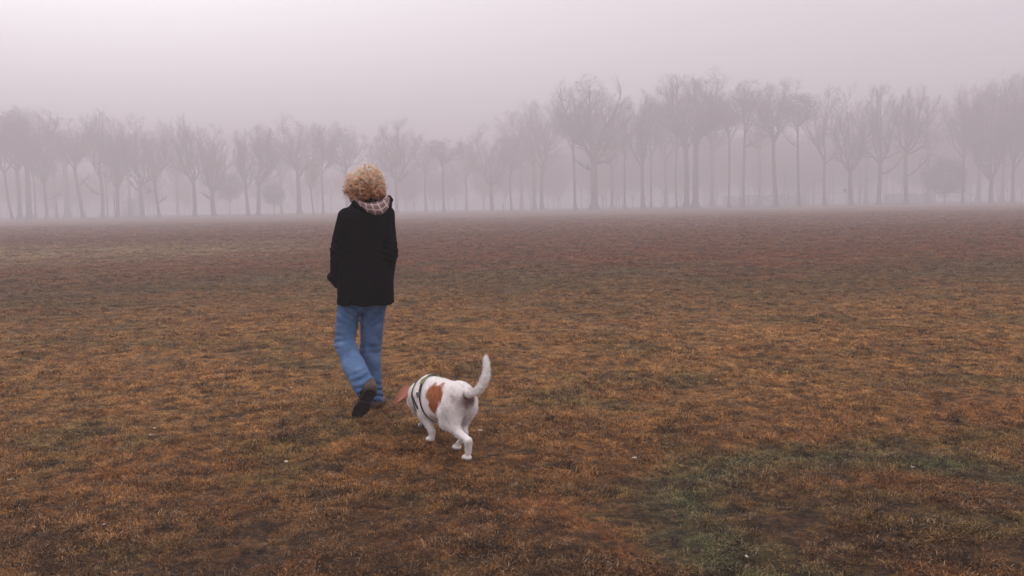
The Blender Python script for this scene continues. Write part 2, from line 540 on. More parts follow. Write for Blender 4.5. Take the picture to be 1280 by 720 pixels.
def sprout(g, P, R, per, t0, t1, a0, a1, lf0, lf1, rf, Lp):
    "children spaced along each parent"
    N, S, _ = P.shape
    par = np.repeat(np.arange(N), per)
    t = (np.tile(np.arange(per), N) + g.uniform(0, 1, N * per)) / per * (t1 - t0) + t0
    f = t * (S - 1); i = np.minimum(f.astype(int), S - 2); u = (f - i)[:, None]
    pos = P[par, i] * (1 - u) + P[par, i + 1] * u
    rad = R[par, i] * (1 - u[:, 0]) + R[par, i + 1] * u[:, 0]
    T = unit(P[par, i + 1] - P[par, i])
    rv = unit(g.normal(size=T.shape)); side = unit(rv - T * (rv * T).sum(1, keepdims=True))
    a = g.uniform(a0, a1, len(t))[:, None]
    d = T * np.cos(a) + side * np.sin(a)
    L = Lp[par] * g.uniform(lf0, lf1, len(t)) * (1.1 - .55 * t)
    return pos, d, L, rad * rf


def bare_tree(base, H, fork, half_w, shift, tr, lean=0, limbs=5, spread_=.5, low=(), seed=0, dens=1.0, droop=0.0, big=True):
    """base (x,y); H height; fork height; crown half width; crown centre shift; tr trunk radius at breast height"""
    g = np.random.default_rng(seed)
    base = np.array([base[0], base[1], -.08])
    n = 8; t = np.linspace(0, 1, n + 1)
    tk = np.zeros((1, n + 1, 3)); bend = g.normal(0, .010, 2) * fork
    tk[0, :, 0] = base[0] + lean * t + bend[0] * np.sin(t * 3.1); tk[0, :, 1] = base[1] + bend[1] * np.sin(t * 3.1)
    tk[0, :, 2] = base[2] + (fork + .08) * t
    tR = (tr * (1.0 - .28 * t) + tr * .75 * np.exp(-t * fork / .35))[None]
    top = tk[0, -1]; up = H - fork
    # limbs
    az = np.arange(limbs) * 6.283 / limbs + g.uniform(0, 6.28) + g.normal(0, .25, limbs)
    inc = g.uniform(.7, 1.35, limbs) * spread_
    D1 = np.stack([np.cos(az) * np.sin(inc), np.sin(az) * np.sin(inc) * .9, np.cos(inc)], 1)
    S1 = np.repeat(top[None], limbs, 0) - np.array([0, 0, 1.]) * (g.uniform(0, .22, limbs) * min(up, fork))[:, None]
    L1 = up * g.uniform(.85, 1.1, limbs); L1[0] *= 1.05
    r1 = tr * .72 * (2.2 / limbs) ** .4 * g.uniform(.8, 1.1, limbs)
    D1[0] = unit(np.array([g.normal(0, .1), g.normal(0, .1), 1.]))
    S1[0] = top - np.array([0, 0, .1])
    P1, R1 = grow(g, S1, D1, L1, r1, r1 * .22, 8, .07, .05)
    # low side branches given by hand: (height share, dx direction, length)
    Ps, Rs = [P1], [R1]; LL = [L1]
    if low:
        S = []; Dd = []; Lw = []
        for hs_, dx, L_ in low:
            j = min(n, max(1, int(round(hs_ * n)))); S.append(tk[0, j]); Dd.append([dx, g.normal(0, .3), .15]); Lw.append(L_ * TREE_K)
        Pl, Rl = grow(g, np.array(S), np.array(Dd), np.array(Lw), np.full(len(low), tr * .5), np.full(len(low), tr * .18), 8, .06, .12)
        Ps.append(Pl); Rs.append(Rl); LL.append(np.array(Lw) * .8)
    P1 = np.concatenate(Ps); R1 = np.concatenate(Rs); L1 = np.concatenate(LL)
    lv = []
    s2 = sprout(g, P1, R1, 11, .08, 1.0, .4, .95, .30, .58, .60, L1)
    if low:                                                      # the low side branches carry little wood
        kp = (np.repeat(np.arange(len(P1)), 11) < limbs) | (g.uniform(size=len(P1) * 11) < .4)
        s2 = tuple(q_[kp] for q_ in s2)
    P2, R2 = grow(g, *s2[:3], s2[3], s2[3] * .25, 5, .07, .05 - droop)
    s3 = sprout(g, P2, R2, 11, .12, 1.0, .4, 1.0, .32, .62, .6, s2[2])
    P3, R3 = grow(g, *s3[:3], np.maximum(s3[3], .017), np.full(len(s3[3]), .011), 3, .07, .02 - droop)
    k = max(4, int(round(6 * dens)))
    s4 = sprout(g, P3, R3, k, .1, 1.0, .35, 1.0, .5, 1.1, .6, s3[2])
    P4, R4 = grow(g, *s4[:3], np.full(len(s4[3]), .0115), np.full(len(s4[3]), .006), 1, .12, .0 - droop)
    lv = [(P1, R1, 5), (P2, R2, 4), (P3, R3, 3), (P4, R4, 3)]
    allp = P4.reshape(-1, 3)
    zt = np.percentile(allp[:, 2], 99.6); sz = (H - fork) / max(zt - fork, .5)
    cx0 = np.median(allp[:, 0]); wd = max(np.percentile(allp[:, 0], 97) - cx0, cx0 - np.percentile(allp[:, 0], 3))
    sx = half_w / wd; axis_x = top[0]

    def fit(P):
        z = P[..., 2]; t_ = np.clip((z - fork) / (.28 * (zt - fork)), 0, 1); t_ = t_ * t_ * (3 - 2 * t_)
        Q = P.copy()
        Q[..., 0] = axis_x + (P[..., 0] - axis_x) * (1 + (sx - 1) * t_) + (shift - (cx0 - axis_x) * sx) * t_
        Q[..., 1] = base[1] + (P[..., 1] - base[1]) * (1 + (sx - 1) * t_)
        Q[..., 2] = np.where(z > fork, fork + (z - fork) * sz, z)
        # rounded outline: outer twigs of a crown end near one dome
        c_ = np.array([axis_x + shift, base[1], fork + .42 * up]); rr_ = np.array([half_w * 1.12, half_w * 1.12, .60 * up])
        E = (Q - c_) / rr_; n_ = np.linalg.norm(E, axis=-1); lim = .78 * (1 + .07 * np.sin(Q[..., 0] * 1.9 + seed) * np.cos(Q[..., 1] * 1.7 + Q[..., 2]))
        f_ = np.where(n_ > lim, (lim + .34 * np.tanh((n_ - lim) / .50)) / np.maximum(n_, 1e-6), 1.0)
        f_ = np.where(z > fork + .12 * up, f_, 1.0)
        return c_ + E * f_[..., None] * rr_
    T = Joined(); T.add(*sweep(tk, tR, 9)); main = len(L1)
    C = Joined()
    dome = np.array([axis_x + shift, base[1], fork + .42 * up]); dr_ = np.array([half_w * 1.12, half_w * 1.12, .60 * up])
    for P, R, kk in lv:
        P = fit(P)
        if kk == 3:                                              # outermost twigs thin out towards the dome of the crown
            e_ = np.linalg.norm((P.mean(1) - dome) / dr_, axis=1); kp = (e_ < .93 + g.uniform(-.12, .12, len(P))) | (P[:, 0, 2] < fork + .15 * up)
            P, R = P[kp], R[kp]
        C.add(*sweep(P, R, kk))
    return T.out(), C.out()


def px_x(px, Y):
    d = ray(px, 262); return d[0] / d[1] * Y


# px of trunk, px height of crown top, crown left, crown right, fork y, trunk width in photo px, distance, lean px, limbs, spread, dens, low, label
TREE_K = 1.85          # the far side of the field stands about 190 m away
TREES = [
 (-22, 128, -62, 12, 205, 7, 112, 0, 6, .5, 1.2, (), "dense bare tree cut by the left edge, only its crown edge showing"),
 (15, 138, -18, 36, 212, 4, 113, -6, 5, .5, 1.1, (), "bare tree whose leaning trunk stands first from the left edge"),
 (24, 132, -2, 52, 205, 6, 116, 0, 6, .45, 1.2, (), "stout bare tree second from the left edge, close beside the leaning one"),
 (36, 134, 10, 72, 200, 8, 114, 1, 7, .5, 1.3, (), "thick bare tree with the fullest crown of the cluster at far left"),
 (44, 152, 30, 62, 215, 3, 122, 0, 5, .4, .9, (), "thin bare tree just right of the thickest far left trunk"),
 (58, 160, 40, 80, 226, 4, 113, -1, 5, .5, .9, ((.55, 1, 2.6),), "slim bare tree with a side branch, right of the far left cluster"),
 (84, 162, 62, 112, 205, 8, 140, 0, 7, .5, 1.3, (), "broad faint bare tree deep in fog behind two slim ones at left"),
 (104, 148, 78, 122, 207, 5, 112, -8, 5, .6, .9, ((.6, 1, 2.4),), "bare tree with trunk leaning left and a low branch toward its right neighbour"),
 (128, 137, 104, 148, 212, 5, 113, -1, 5, .5, 1.0, ((.55, -1, 3.0),), "bare tree with a crooked low branch reaching left to the leaning trunk"),
 (134, 160, 124, 150, 225, 2.5, 130, 0, 4, .4, .8, (), "thin faint sapling behind the tree with the crooked low branch"),
 (147, 145, 133, 166, 231, 5.5, 112, 1, 7, .38, .9, (), "bare tree branching like a candelabra beside the short dark post"),
 (178, 142, 157, 196, 226, 6, 111, -1, 6, .6, 1.0, ((.85, 1, 2.8), (.8, -1, 2.2)), "bare tree with spreading level branches and arching left limb, left of centre group"),
 (199, 150, 184, 216, 222, 4.5, 112, -4, 5, .45, .9, ((.65, -1, 2.6), (.35, 1, 2.2)), "slightly leaning bare tree with branch pointing left at its neighbour"),
 (243, 143, 213, 256, 221, 6, 114, 0, 6, .5, 1.0, (), "bare tree with straight trunk and left heavy crown beside the vase shaped one"),
 (267, 154, 247, 288, 242, 7, 112, -1, 8, .42, .9, ((.7, -1, 2.0),), "bare vase shaped tree forking low into many steep limbs"),
 (310, 160, 290, 322, 230, 5, 113, -2, 5, .5, 1.0, (), "left one of the two close bare trees between vase tree and person"),
 (323, 152, 314, 348, 230, 6, 113, 2, 6, .45, 1.0, (), "right one of the two close bare trees between vase tree and person"),
 (374, 140, 344, 402, 215, 7, 122, 0, 7, .5, 1.2, (), "tall hazy bare tree with straight trunk left of the person"),
 (392, 196, 384, 401, 236, 2.2, 113, -3, 4, .35, .8, (), "thin leaning young tree close left of the person"),
 (404, 150, 390, 424, 216, 3, 118, 0, 5, .45, 1.0, (), "slender bare tree immediately left of the person's shoulder"),
 (434, 150, 408, 456, 210, 5, 124, 0, 6, .5, 1.1, (), "bare tree hidden behind the person, crown rising behind the blonde hair"),
 (496, 146, 472, 526, 222, 5, 118, 0, 6, .5, 1.1, ((.85, 1, 2.4),), "bare tree first to the right of the person's head"),
 (533, 172, 515, 552, 215, 4, 138, 0, 5, .5, 1.0, (), "very faint bare tree between the first two right of the person"),
 (555, 174, 536, 577, 205, 3.4, 122, 0, 5, .45, 1.0, (), "slim bare tree with straight trunk, second clear one right of the person"),
 (615, 152, 584, 640, 230, 5, 121, -1, 4, .75, 1.1, (), "bare tree with Y shaped fork and rounded crown near the picture's middle"),
 (640, 168, 622, 656, 212, 3, 122, -1, 5, .4, .9, (), "thin straight bare tree close to the right of the Y forked one"),
 (668, 124, 628, 690, 196, 5, 132, 0, 6, .5, 1.2, (), "tall faint bare tree behind the pair at the foot of the rising treeline"),
 (678, 128, 655, 706, 206, 5, 121, 1, 5, .5, 1.0, (), "tall bare tree with forked trunk left of the largest centre tree"),
 (719, 112, 690, 738, 176, 4, 118, -2, 5, .5, .9, (), "slender bare tree touching the largest centre tree on its left"),
 (743, 88, 702, 780, 196, 11, 117, 0, 8, .5, 1.25, ((.9, 1, 3.5), (.8, -1, 3.0)), "largest bare tree at centre right, thick trunk and highest crown"),
 (781, 128, 762, 798, 190, 3, 126, 0, 5, .4, .9, (), "thin bare tree just right of the largest centre tree"),
 (804, 110, 784, 824, 200, 5.5, 118, -1, 6, .45, 1.0, (), "bare tree with close steep limbs, midway between the two thickest trees"),
 (814, 122, 802, 828, 190, 2.5, 124, 0, 4, .35, .8, (), "thin bare stem pressed against the right of the steep limbed tree"),
 (846, 120, 830, 862, 180, 2.6, 122, 0, 5, .4, .9, (), "thin bare tree left of the thick twin trunks"),
 (858, 90, 816, 886, 180, 8, 118, -1, 7, .5, 1.3, (), "left trunk of the thick twin bare trees with the massive crown"),
 (869, 88, 846, 922, 175, 9, 116, 1, 7, .5, 1.3, (), "right trunk of the thick twin bare trees with the massive crown"),
 (911, 112, 890, 930, 165, 3.2, 117, 0, 5, .45, .9, (), "slender bare tree alone right of the massive crowned twins"),
 (929, 100, 912, 958, 158, 4.5, 114, 2, 4, .5, .9, ((.8, 1, 3.2),), "bare tree with two upright prongs and one branch rising right"),
 (971, 97, 938, 998, 168, 6, 113, -5, 6, .5, 1.2, (), "bare tree with wide flat crown and trunk leaning left toward its top"),
 (999, 118, 978, 1016, 158, 4, 113, -3, 5, .5, .8, ((.75, -1, 3.0),), "slim curved bare tree right of the flat crowned one"),
 (1031, 105, 1004, 1054, 199, 4, 114, -1, 4, .65, .9, (), "bare tree splitting into a wide V in front of the tall mesh fence"),
 (1064, 103, 1036, 1086, 215, 6, 113, -2, 4, .6, .9, (), "bare tree with two long stems parting low, beside the small dark sign"),
 (1098, 102, 1072, 1126, 195, 6, 113, 1, 5, .6, .95, ((.6, 1, 3.4),), "bare tree with flared foot and even V fork, right of the two stemmed one"),
 (1133, 107, 1112, 1170, 184, 6, 112, -2, 6, .65, .95, ((.85, 1, 4.5), (.55, 1, 4.0)), "bare tree with long arched branches reaching right over the round bushy tree"),
 (1203, 102, 1180, 1228, 190, 4, 118, 0, 6, .5, 1.2, (), "bare tree directly right of the round bushy tree"),
 (1238, 96, 1206, 1266, 221, 6, 113, 0, 7, .5, 1.25, (), "bare tree with low V fork and dense crown, second from the right edge"),
 (1265, 86, 1236, 1304, 205, 5, 114, 0, 7, .5, 1.35, (), "dense bare tree nearest the right edge with trunk in view"),
 (1302, 84, 1262, 1344, 200, 7, 112, 0, 7, .5, 1.3, (), "dense bare tree cut by the right edge, crown only"),
 # second row, deeper in the fog
 (70, 165, 44, 98, 210, 5, 150, 0, 6, .5, 1.1, (), "faint far bare tree behind the gap right of the far left cluster"),
 (162, 168, 140, 186, 214, 5, 150, 0, 6, .5, 1.1, (), "faint far bare tree between the candelabra tree and the level branched one"),
 (222, 172, 200, 244, 222, 4, 148, 0, 6, .5, 1.0, (), "faint far bare tree in the gap left of the left heavy crown"),
 (352, 168, 332, 372, 222, 4, 150, 0, 6, .5, 1.0, (), "faint far bare tree between the close pair and the tall hazy tree"),
 (475, 168, 452, 500, 220, 5, 145, 0, 6, .5, 1.1, (), "faint far bare tree just right of the blonde hair"),
 (583, 178, 562, 606, 220, 4, 148, 0, 6, .5, 1.1, (), "faint far bare tree left of the Y forked one"),
 (652, 140, 626, 676, 205, 5, 150, 0, 6, .5, 1.1, (), "faint far bare tree rising behind the thin straight one near the middle"),
 (765, 130, 744, 792, 200, 5, 145, 0, 6, .5, 1.1, (), "faint far bare tree behind the right side of the largest centre tree"),
 (832, 124, 806, 852, 195, 5, 148, 0, 6, .5, 1.1, (), "faint far bare tree filling the gap left of the twin trunks"),
 (890, 110, 868, 916, 185, 6, 142, 0, 6, .5, 1.2, (), "faint far bare tree behind the right side of the twin crowns"),
 (948, 124, 926, 974, 185, 5, 148, 0, 6, .5, 1.0, (), "faint far bare tree between the pronged and the flat crowned trees"),
 (1082, 128, 1060, 1106, 190, 5, 150, 0, 6, .5, 1.0, (), "faint far bare tree between the two stemmed and the V forked trees"),
 (1160, 122, 1134, 1190, 185, 5, 148, 0, 6, .5, 1.1, (), "faint far bare tree rising behind the round bushy tree"),
 (1222, 104, 1196, 1250, 185, 6, 140, 0, 6, .5, 1.3, (), "faint far bare tree behind the low V forked one near the right edge"),
 (1252, 98, 1226, 1284, 185, 6, 138, 0, 7, .5, 1.3, (), "faint far bare tree behind the two nearest the right edge"),
]
for i, (px, ty, cl, cr, fy, tw, Y, lean, limbs, spr, dens, low, lab) in enumerate(TREES):
    Y *= TREE_K * (1.10 if px < 700 else 1.0); X = px_x(px, Y); m_px = Y / F_PX
    H = at(px, ty - 4, Y)[2]; fk = at(px, fy, Y)[2]
    half = (cr - cl) / 2 * m_px * 1.34; cxs = ((cl + cr) / 2 - (px + lean)) * m_px
    (tv, tf), (cv, cf) = bare_tree((X, Y), H, fk, half, cxs, max(tw * m_px / 2 * .9, .1), lean * m_px, limbs + 1, spr, low, 100 + i, dens)
    r = empty('bare_tree', (X, Y, 0)); tag(r, lab, 'tree', 'bare winter trees along the far side of the field')
    mesh_np('trunk', tv, tf, M_bark, r); mesh_np('crown', cv, cf, M_twig, r)


def leafy_tree(px, y0, y1, w, Y, lab, name, seed, n=5200, group=None, stem=True):
    "dense rounded small tree: short stem, limbs and thousands of small leaves"
    Y *= TREE_K; g = np.random.default_rng(seed); X = px_x(px, Y); mp = Y / F_PX
    zc0, zc1 = max(at(px, y1, Y)[2], .4), at(px, y0, Y)[2]; hw = w / 2 * mp
    r = empty(name, (X, Y, 0)); tag(r, lab, 'tree' if stem else 'bush', group)
    (tv, tf), (cv, cf) = bare_tree((X, Y), zc1 * .95, max(zc0, .5), hw * .85, 0, .12, 0, 6, .8, (), seed, .6)
    mesh_np('trunk', tv, tf, M_bark, r); mesh_np('crown', cv, cf, M_twig, r)
    c = np.array([X, Y, (zc0 + zc1) / 2]); hz = (zc1 - zc0) / 2
    d = unit(g.normal(size=(n, 3))); rad = g.uniform(.25, 1, n) ** .45 * (1 + .16 * value_noise(d * 3, 2.2, seed)) 
    p = c + d * rad[:, None] * np.array([hw, hw, hz])
    s_ = g.uniform(.08, .19, n)[:, None]; u_ = unit(g.normal(size=(n, 3))); v_ = unit(np.cross(u_, g.normal(size=(n, 3))))
    V = np.stack([p - u_ * s_, p + v_ * s_ * .6, p + u_ * s_, p - v_ * s_ * .6], 1).reshape(-1, 3)
    o = mesh_np('foliage', V, np.arange(4 * n).reshape(-1, 4), M_ever, r, smooth=False)
    return r


leafy_tree(1180, 196, 246, 56, 116, "round bushy small tree with dark dense crown under the right hand trees", 'bushy_tree', 501, 8000)
leafy_tree(287, 214, 250, 38, 132, "faint round crowned small tree behind the vase shaped tree", 'bushy_tree', 502, 3000)
leafy_tree(343, 228, 256, 30, 134, "faint round crowned small tree left of the tall hazy tree", 'bushy_tree', 503, 2500)

# a far-off wood behind the rows: one mass, instanced from a few bare trees
wood_src = []
for k_ in range(4):
    (tv, tf), (cv, cf) = bare_tree((0, 0), 24, 3 + 1.5 * k_, 6.5 + k_, 0, .17, 0, 8, .6, (), 700 + k_, .8)
    v = np.concatenate([tv, cv]); f = tf + [q_ + len(tv) for q_ in cf]
    o = mesh_np('wood_tree', v, f, M_twig); col.objects.unlink(o); wood_src.append(o)
g = np.random.default_rng(71); n = 330
wy = g.uniform(310, 390, n); wa = g.uniform(-.66, .66, n); wx = wa * wy
keep = g.uniform(size=n) < np.interp(wa, [-.66, -.45, -.35, -.1, .1, .66], [.7, .5, .25, .45, .9, 1]); wx, wy, wa = wx[keep], wy[keep], wa[keep]
ws = np.interp(wa, [-.6, -.4, -.1, .1, .6], [.85, .7, .75, 1.05, 1.1]) * g.uniform(.8, 1.12, len(wx)) * wy / 310
me = bpy.data.meshes.new('distant_wood'); me.vertices.add(len(wx))
me.vertices.foreach_set('co', np.stack([wx, wy, 0 * wx], 1).astype(np.float32).ravel())
for nm, ty, key, arr in (('scl', 'FLOAT', 'value', ws), ('rot', 'FLOAT_VECTOR', 'vector', np.stack([0 * wx, 0 * wx, g.uniform(0, 6.28, len(wx))], 1)), ('pick', 'INT', 'value', g.integers(0, 4, len(wx)))):
    a = me.attributes.new(nm, ty, 'POINT'); a.data.foreach_set(key, arr.astype(np.int32 if ty == 'INT' else np.float32).ravel())
me.materials.append(M_twig)
wood = bpy.data.objects.new('distant_wood', me); col.objects.link(wood)
tag(wood, "dim mass of far bare woodland behind the rows of trees", 'woodland', kind='stuff')
scatter(wood, wood_src)

# ------------------------------------------------------------------ far side: path, hedges, fence, posts
M_path = plain('pale_path', (.42, .39, .36), (.30, .28, .26), .9, 3)
M_metal = plain('dull_metal', (.12, .12, .12), (.08, .08, .08), .5, 12, 0)
M_wood = plain('weathered_post', (.07, .055, .045), (.04, .03, .025), .9, 20)


def strip(name, pts, wd, z, mat):
    V = []; Fq = []
    for i, (x, y) in enumerate(pts):
        V += [(x, y - wd / 2, z), (x, y + wd / 2, z)]
        if i: b = 2 * i; Fq.append([b - 2, b, b + 1, b - 1])
    return tag(mesh_np(name, np.array(V), np.array(Fq), mat), kind='structure')


strip('path', [(x, 172 + 1.2 * math.sin(x / 29)) for x in np.arange(40, 260, 5.)], 4.0, .06, M_path)


def hedge(px0, px1, ytop, Y, lab, seed):
    Y *= TREE_K; g = np.random.default_rng(seed); x0, x1 = px_x(px0, Y), px_x(px1, Y); h = at((px0 + px1) / 2, ytop, Y)[2]
    n = int((x1 - x0) * 420)
    r = empty('hedge', ((x0 + x1) / 2, Y, 0)); tag(r, lab, 'hedge')
    p = np.stack([g.uniform(x0, x1, n), Y + g.uniform(-.5, .5, n), h * g.uniform(0, 1, n) ** .7], 1)
    p[:, 2] *= 1 + .1 * np.sin(p[:, 0] * 1.3) * np.cos(p[:, 0] * .47)
    s_ = g.uniform(.04, .10, n)[:, None]; u_ = unit(g.normal(size=(n, 3))); v_ = unit(np.cross(u_, g.normal(size=(n, 3))))
    V = np.stack([p - u_ * s_, p + v_ * s_ * .6, p + u_ * s_, p - v_ * s_ * .6], 1).reshape(-1, 3)
    mesh_np('foliage', V, np.arange(4 * n).reshape(-1, 4), M_ever, r, smooth=False)
    m_ = 60; sx = np.linspace(x0 + .2, x1 - .2, m_)
    S = np.stack([sx, np.full(m_, Y) + g.normal(0, .15, m_), np.zeros(m_)], 1)
    P, R = grow(g, S, np.tile([0, 0, 1.], (m_, 1)) + g.normal(0, .2, (m_, 3)), np.full(m_, h * .9), np.full(m_, .03), np.full(m_, .01), 3, .1, .1)
    v, f = sweep(P, R, 4); mesh_np('stem', v, f, M_bark, r)


hedge(906, 1006, 244, 126, "long low dark hedge behind the pronged and flat crowned trees", 601)
hedge(1104, 1168, 242, 124, "low dark hedge running from the even V fork to the bushy tree", 602)
hedge(152, 176, 248, 124, "short low hedge left of the level branched tree", 603)


def sports_fence():
    Y = 121 * TREE_K; xs = [px_x(p, Y) for p in (980, 1017, 1041, 1074, 1108)]
    h = at(1017, 212, Y)[2]
    r = empty('mesh_fence', (xs[0], Y, 0)); tag(r, "tall pale grey wire mesh fence with posts behind the V split tree", 'fence')
    for x in xs:
        v, f = sweep(np.array([[[x, Y, -.3], [x, Y, h + .1]]]), np.full((1, 2), .07), 8); mesh_np('fence_post', v, f, M_metal, r)
    for x0, x1 in zip(xs[:-1], xs[1:]):
        for z in (h, h * .68, h * .36):
            v, f = sweep(np.array([[[x0 + .06, Y, z], [x1 - .06, Y, z]]]), np.full((1, 2), .035), 6); mesh_np('fence_rail', v, f, M_metal, r)
        J = Joined()
        for x in np.arange(x0 + .1, x1, .12):
            v, f = sweep(np.array([[[x, Y + .05, .05], [x, Y + .05, h]]]), np.full((1, 2), .006), 3); J.add(v, f)
        for z in np.arange(.1, h, .12):
            v, f = sweep(np.array([[[x0, Y + .05, z], [x1, Y + .05, z]]]), np.full((1, 2), .006), 3); J.add(v, f)
        v, f = J.out(); mesh_np('wire_mesh', v, f, M_metal, r)


sports_fence()


def post(px, ytop, Y, rad, lab):
    Y *= TREE_K; X = px_x(px, Y); h = at(px, ytop, Y)[2]
    v, f = sweep(np.array([[[X, Y, -.2], [X, Y, h * .5], [X + .02, Y, h - .05], [X + .02, Y, h]]]), np.array([[rad, rad * .95, rad * .9, rad * .25]]), 8)
    o = mesh_np('wooden_post', v - np.array([X, Y, 0]), f, M_wood); o.location = (X, Y, 0); tag(o, lab, 'post')


post(143.5, 241, 112, .13, "short dark post standing just left of the candelabra branched tree")
post(629, 254, 121, .12, "low dark stump post between Y forked tree and thin straight tree")
post(71, 255, 112, .12, "low dark post between slim tree and broad faint tree at left")


def sign():
    Y = 112 * TREE_K; X = px_x(1057, Y); zc = at(1057, 238, Y)[2]
    r = empty('small_sign', (X, Y, 0)); tag(r, "small dark sign on a thin pole left of the two stemmed tree", 'sign')
    v, f = sweep(np.array([[[X, Y, -.2], [X, Y, zc + .3]]]), np.full((1, 2), .035), 8); mesh_np('pole', v, f, M_metal, r)
    J = Joined(); J.box((X - .3, Y - .08, zc), (.56, .05, .8)); J.box((X + .5, Y - .08, zc + .05), (.42, .05, .5))
    J.box((X + .1, Y - .04, zc + .05), (.8, .025, .08))
    v, f = J.out(); mesh_np('sign_board', v, f, M_wood, r, smooth=False)


sign()

# ------------------------------------------------------------------ person
PY = 6.06
M_skin = plain('skin', (.62, .36, .27), (.55, .30, .22), .6, 30, .15, .001)
M_jacket = plain('black_wool', (.002, .002, .003), (.006, .005, .007), 1.0, 160, .5, .002)
M_jacket.node_tree.nodes['Principled BSDF'].inputs['Specular IOR Level'].default_value = .03


def denim():
    s = Nodes('denim', .9); p = s.obj()
    n = s.noise(p, 9, 4, .65); f = s.noise(p, 260, 3, .8, 4)
    c = s.mix(s.ramp(n, [(.3, 0.), (.7, 1.)]), (.036, .080, .180), (.092, .170, .335))
    a = s.n('ShaderNodeAttribute', attribute_name='fade')
    c = s.mix(a.outputs['Fac'], c, (.17, .285, .475))
    c = s.mix(1., c, s.ramp(f, [(.3, .62), (.7, 1.35)]), 'MULTIPLY')
    s.color(c); s.bump(s.noise(p, 60, 5, .7, 9), .4, .004)
    return s.m


M_denim = denim()
M_shoe = plain('brown_leather', (.065, .036, .026), (.10, .06, .045), .55, 40, .3, .002)
M_sole = plain('rubber_sole', (.020, .012, .010), (.038, .025, .021), .9, 70, .5, .003)
M_lace = plain('shoe_lace', (.05, .035, .03), None, .9, 60)

person = empty('person', (px_x(462, 6.1), 6.1, 0))
tag(person, "person with curly blonde hair, black jacket and blue jeans walking away into the fog", 'person')
p_ = lambda x, y, Y=PY: at(x, y, Y)

hipL, kneeL, ankL = p_(438, 372, 6.06), p_(430, 431, 6.04), p_(456, 483, 5.79)
hipR, kneeR, ankR = p_(467, 372, 6.06), p_(463, 438, 6.14), p_(468, 496, 6.13)
shL, elL, wrL = p_(431.5, 271, 6.06), p_(423, 313, 6.00), p_(422, 347, 6.08)
shR, elR, wrR = p_(484, 268, 6.06), p_(487, 317, 6.00), p_(483, 350, 6.15)
headc = p_(459, 230, 6.09); neck = p_(461, 256, 6.07)

# skin: one continuous body (most of it under clothes)
B = Skin(p_(400, 205, 5.9) * [1, 0, 0] + [-.1, 5.5, -.02], [p_(500, 300, 6.1)[0] + .1, 6.5, 1.78], .010)
pel = (hipL + hipR) / 2
B.chain([pel + [0, 0, .05], p_(458, 320), p_(459, 275)], [.12, .11, .13], .04, flat=(0, 1, 0), fs=.7)
B.chain([p_(459, 272), neck, headc + [0, 0, -.05]], [.07, .052, .05], .03)
B.ell(headc, (.072, .09, .108), .02)                          # skull
B.ell(headc + [0, .035, -.055], (.052, .055, .06), .02)       # jaw and chin
B.cone(headc + [0, .095, .0], headc + [0, .115, -.03], .010, .015, .012)      # nose
for sgn in (-1, 1):
    B.ell(headc + [sgn * .074, .0, -.01], (.010, .018, .030), .008)           # ears
    B.ell(headc + [sgn * .030, .083, .012], (.017, .012, .012), .006)         # eyes
    B.ell(headc + [sgn * .035, .07, -.03], (.022, .02, .02), .015)            # cheeks
B.cone(headc + [-.018, .094, -.058], headc + [.018, .094, -.058], .006, .006, .006)   # mouth
for sh, el, wr, sg in ((shL, elL, wrL, -1), (shR, elR, wrR, 1)):
    B.chain([sh, el, wr], [.045, .036, .027], .02)
    palm = wr + np.array([-sg * .035, -.01, -.06]); B.cone(wr, palm, .026, .034, .015, flat=(1, 0, 0), fs=.55)
    for k_, (dy, L) in enumerate(((.03, .07), (.012, .08), (-.006, .075), (-.024, .06))):
        a_ = palm + [0, dy * .8, -.015]; b_ = a_ + np.array([-sg * .01, dy * .3, -L * .6]); B.chain([a_, b_, b_ + [0 - sg * .02, .01, -L * .35]], [.010, .009, .008], .006)
    B.chain([wr + [0, .035, -.03], wr + [-sg * .03, .045, -.06], wr + [-sg * .04, .05, -.08]], [.013, .011, .009], .008)
heelL, toeL = p_(464.5, 489, 5.68), p_(445.5, 521, 5.85); upL = unit(np.array([0, .75, .75]))
for hp, kn, an, mid, toe in ((hipL, kneeL, ankL, heelL * .75 + toeL * .25 + upL * .055, heelL * .2 + toeL * .8 + upL * .035),
                             (hipR, kneeR, ankR, ankR + [0, .02, -.05], ankR + [0, .15, -.07])):
    B.chain([hp, kn, an], [.072, .05, .036], .03)
    B.chain([an, mid, toe], [.030, .026, .020], .02)
v, f = B.mesh(); mesh_np('body', v, f, M_skin, person)

# jacket
J = Skin([p_(400, 300, 5.9)[0], 5.80, .70], [p_(512, 300, 6.1)[0], 6.42, 1.56], .0075)
rows = [(380, 420, 494, .155), (377, 420, 493, .155), (366, 421, 492, .152), (340, 421.5, 491, .145), (310, 423, 490, .14), (285, 424, 489, .14),
        (272, 425, 490, .135), (265, 429, 488.5, .12), (259, 436, 482.5, .10), (252, 441, 479, .080), (247, 446, 476, .065)]
mpx = PY / F_PX
J.loft([p_(457, r[0])[2] for r in rows], [p_((r[1] + r[2]) / 2, r[0])[0] for r in rows], [PY + .01 + .0 * r[3] for r in rows],
       [(r[2] - r[1]) / 2 * mpx for r in rows], [r[3] for r in rows], .0, 2.35)
J.chain([shL + [.01, 0, 0], elL, wrL], [.062, .052, .050], .018)
J.chain([wrL + [0, 0, .03], wrL + [-.034, -.015, .004], wrL + [-.006, .0, -.045]], [.048, .034, .030], .008)   # left cuff bunched at the pocket
J.chain([shR + [-.01, 0, 0], elR, wrR], [.062, .052, .046], .018)
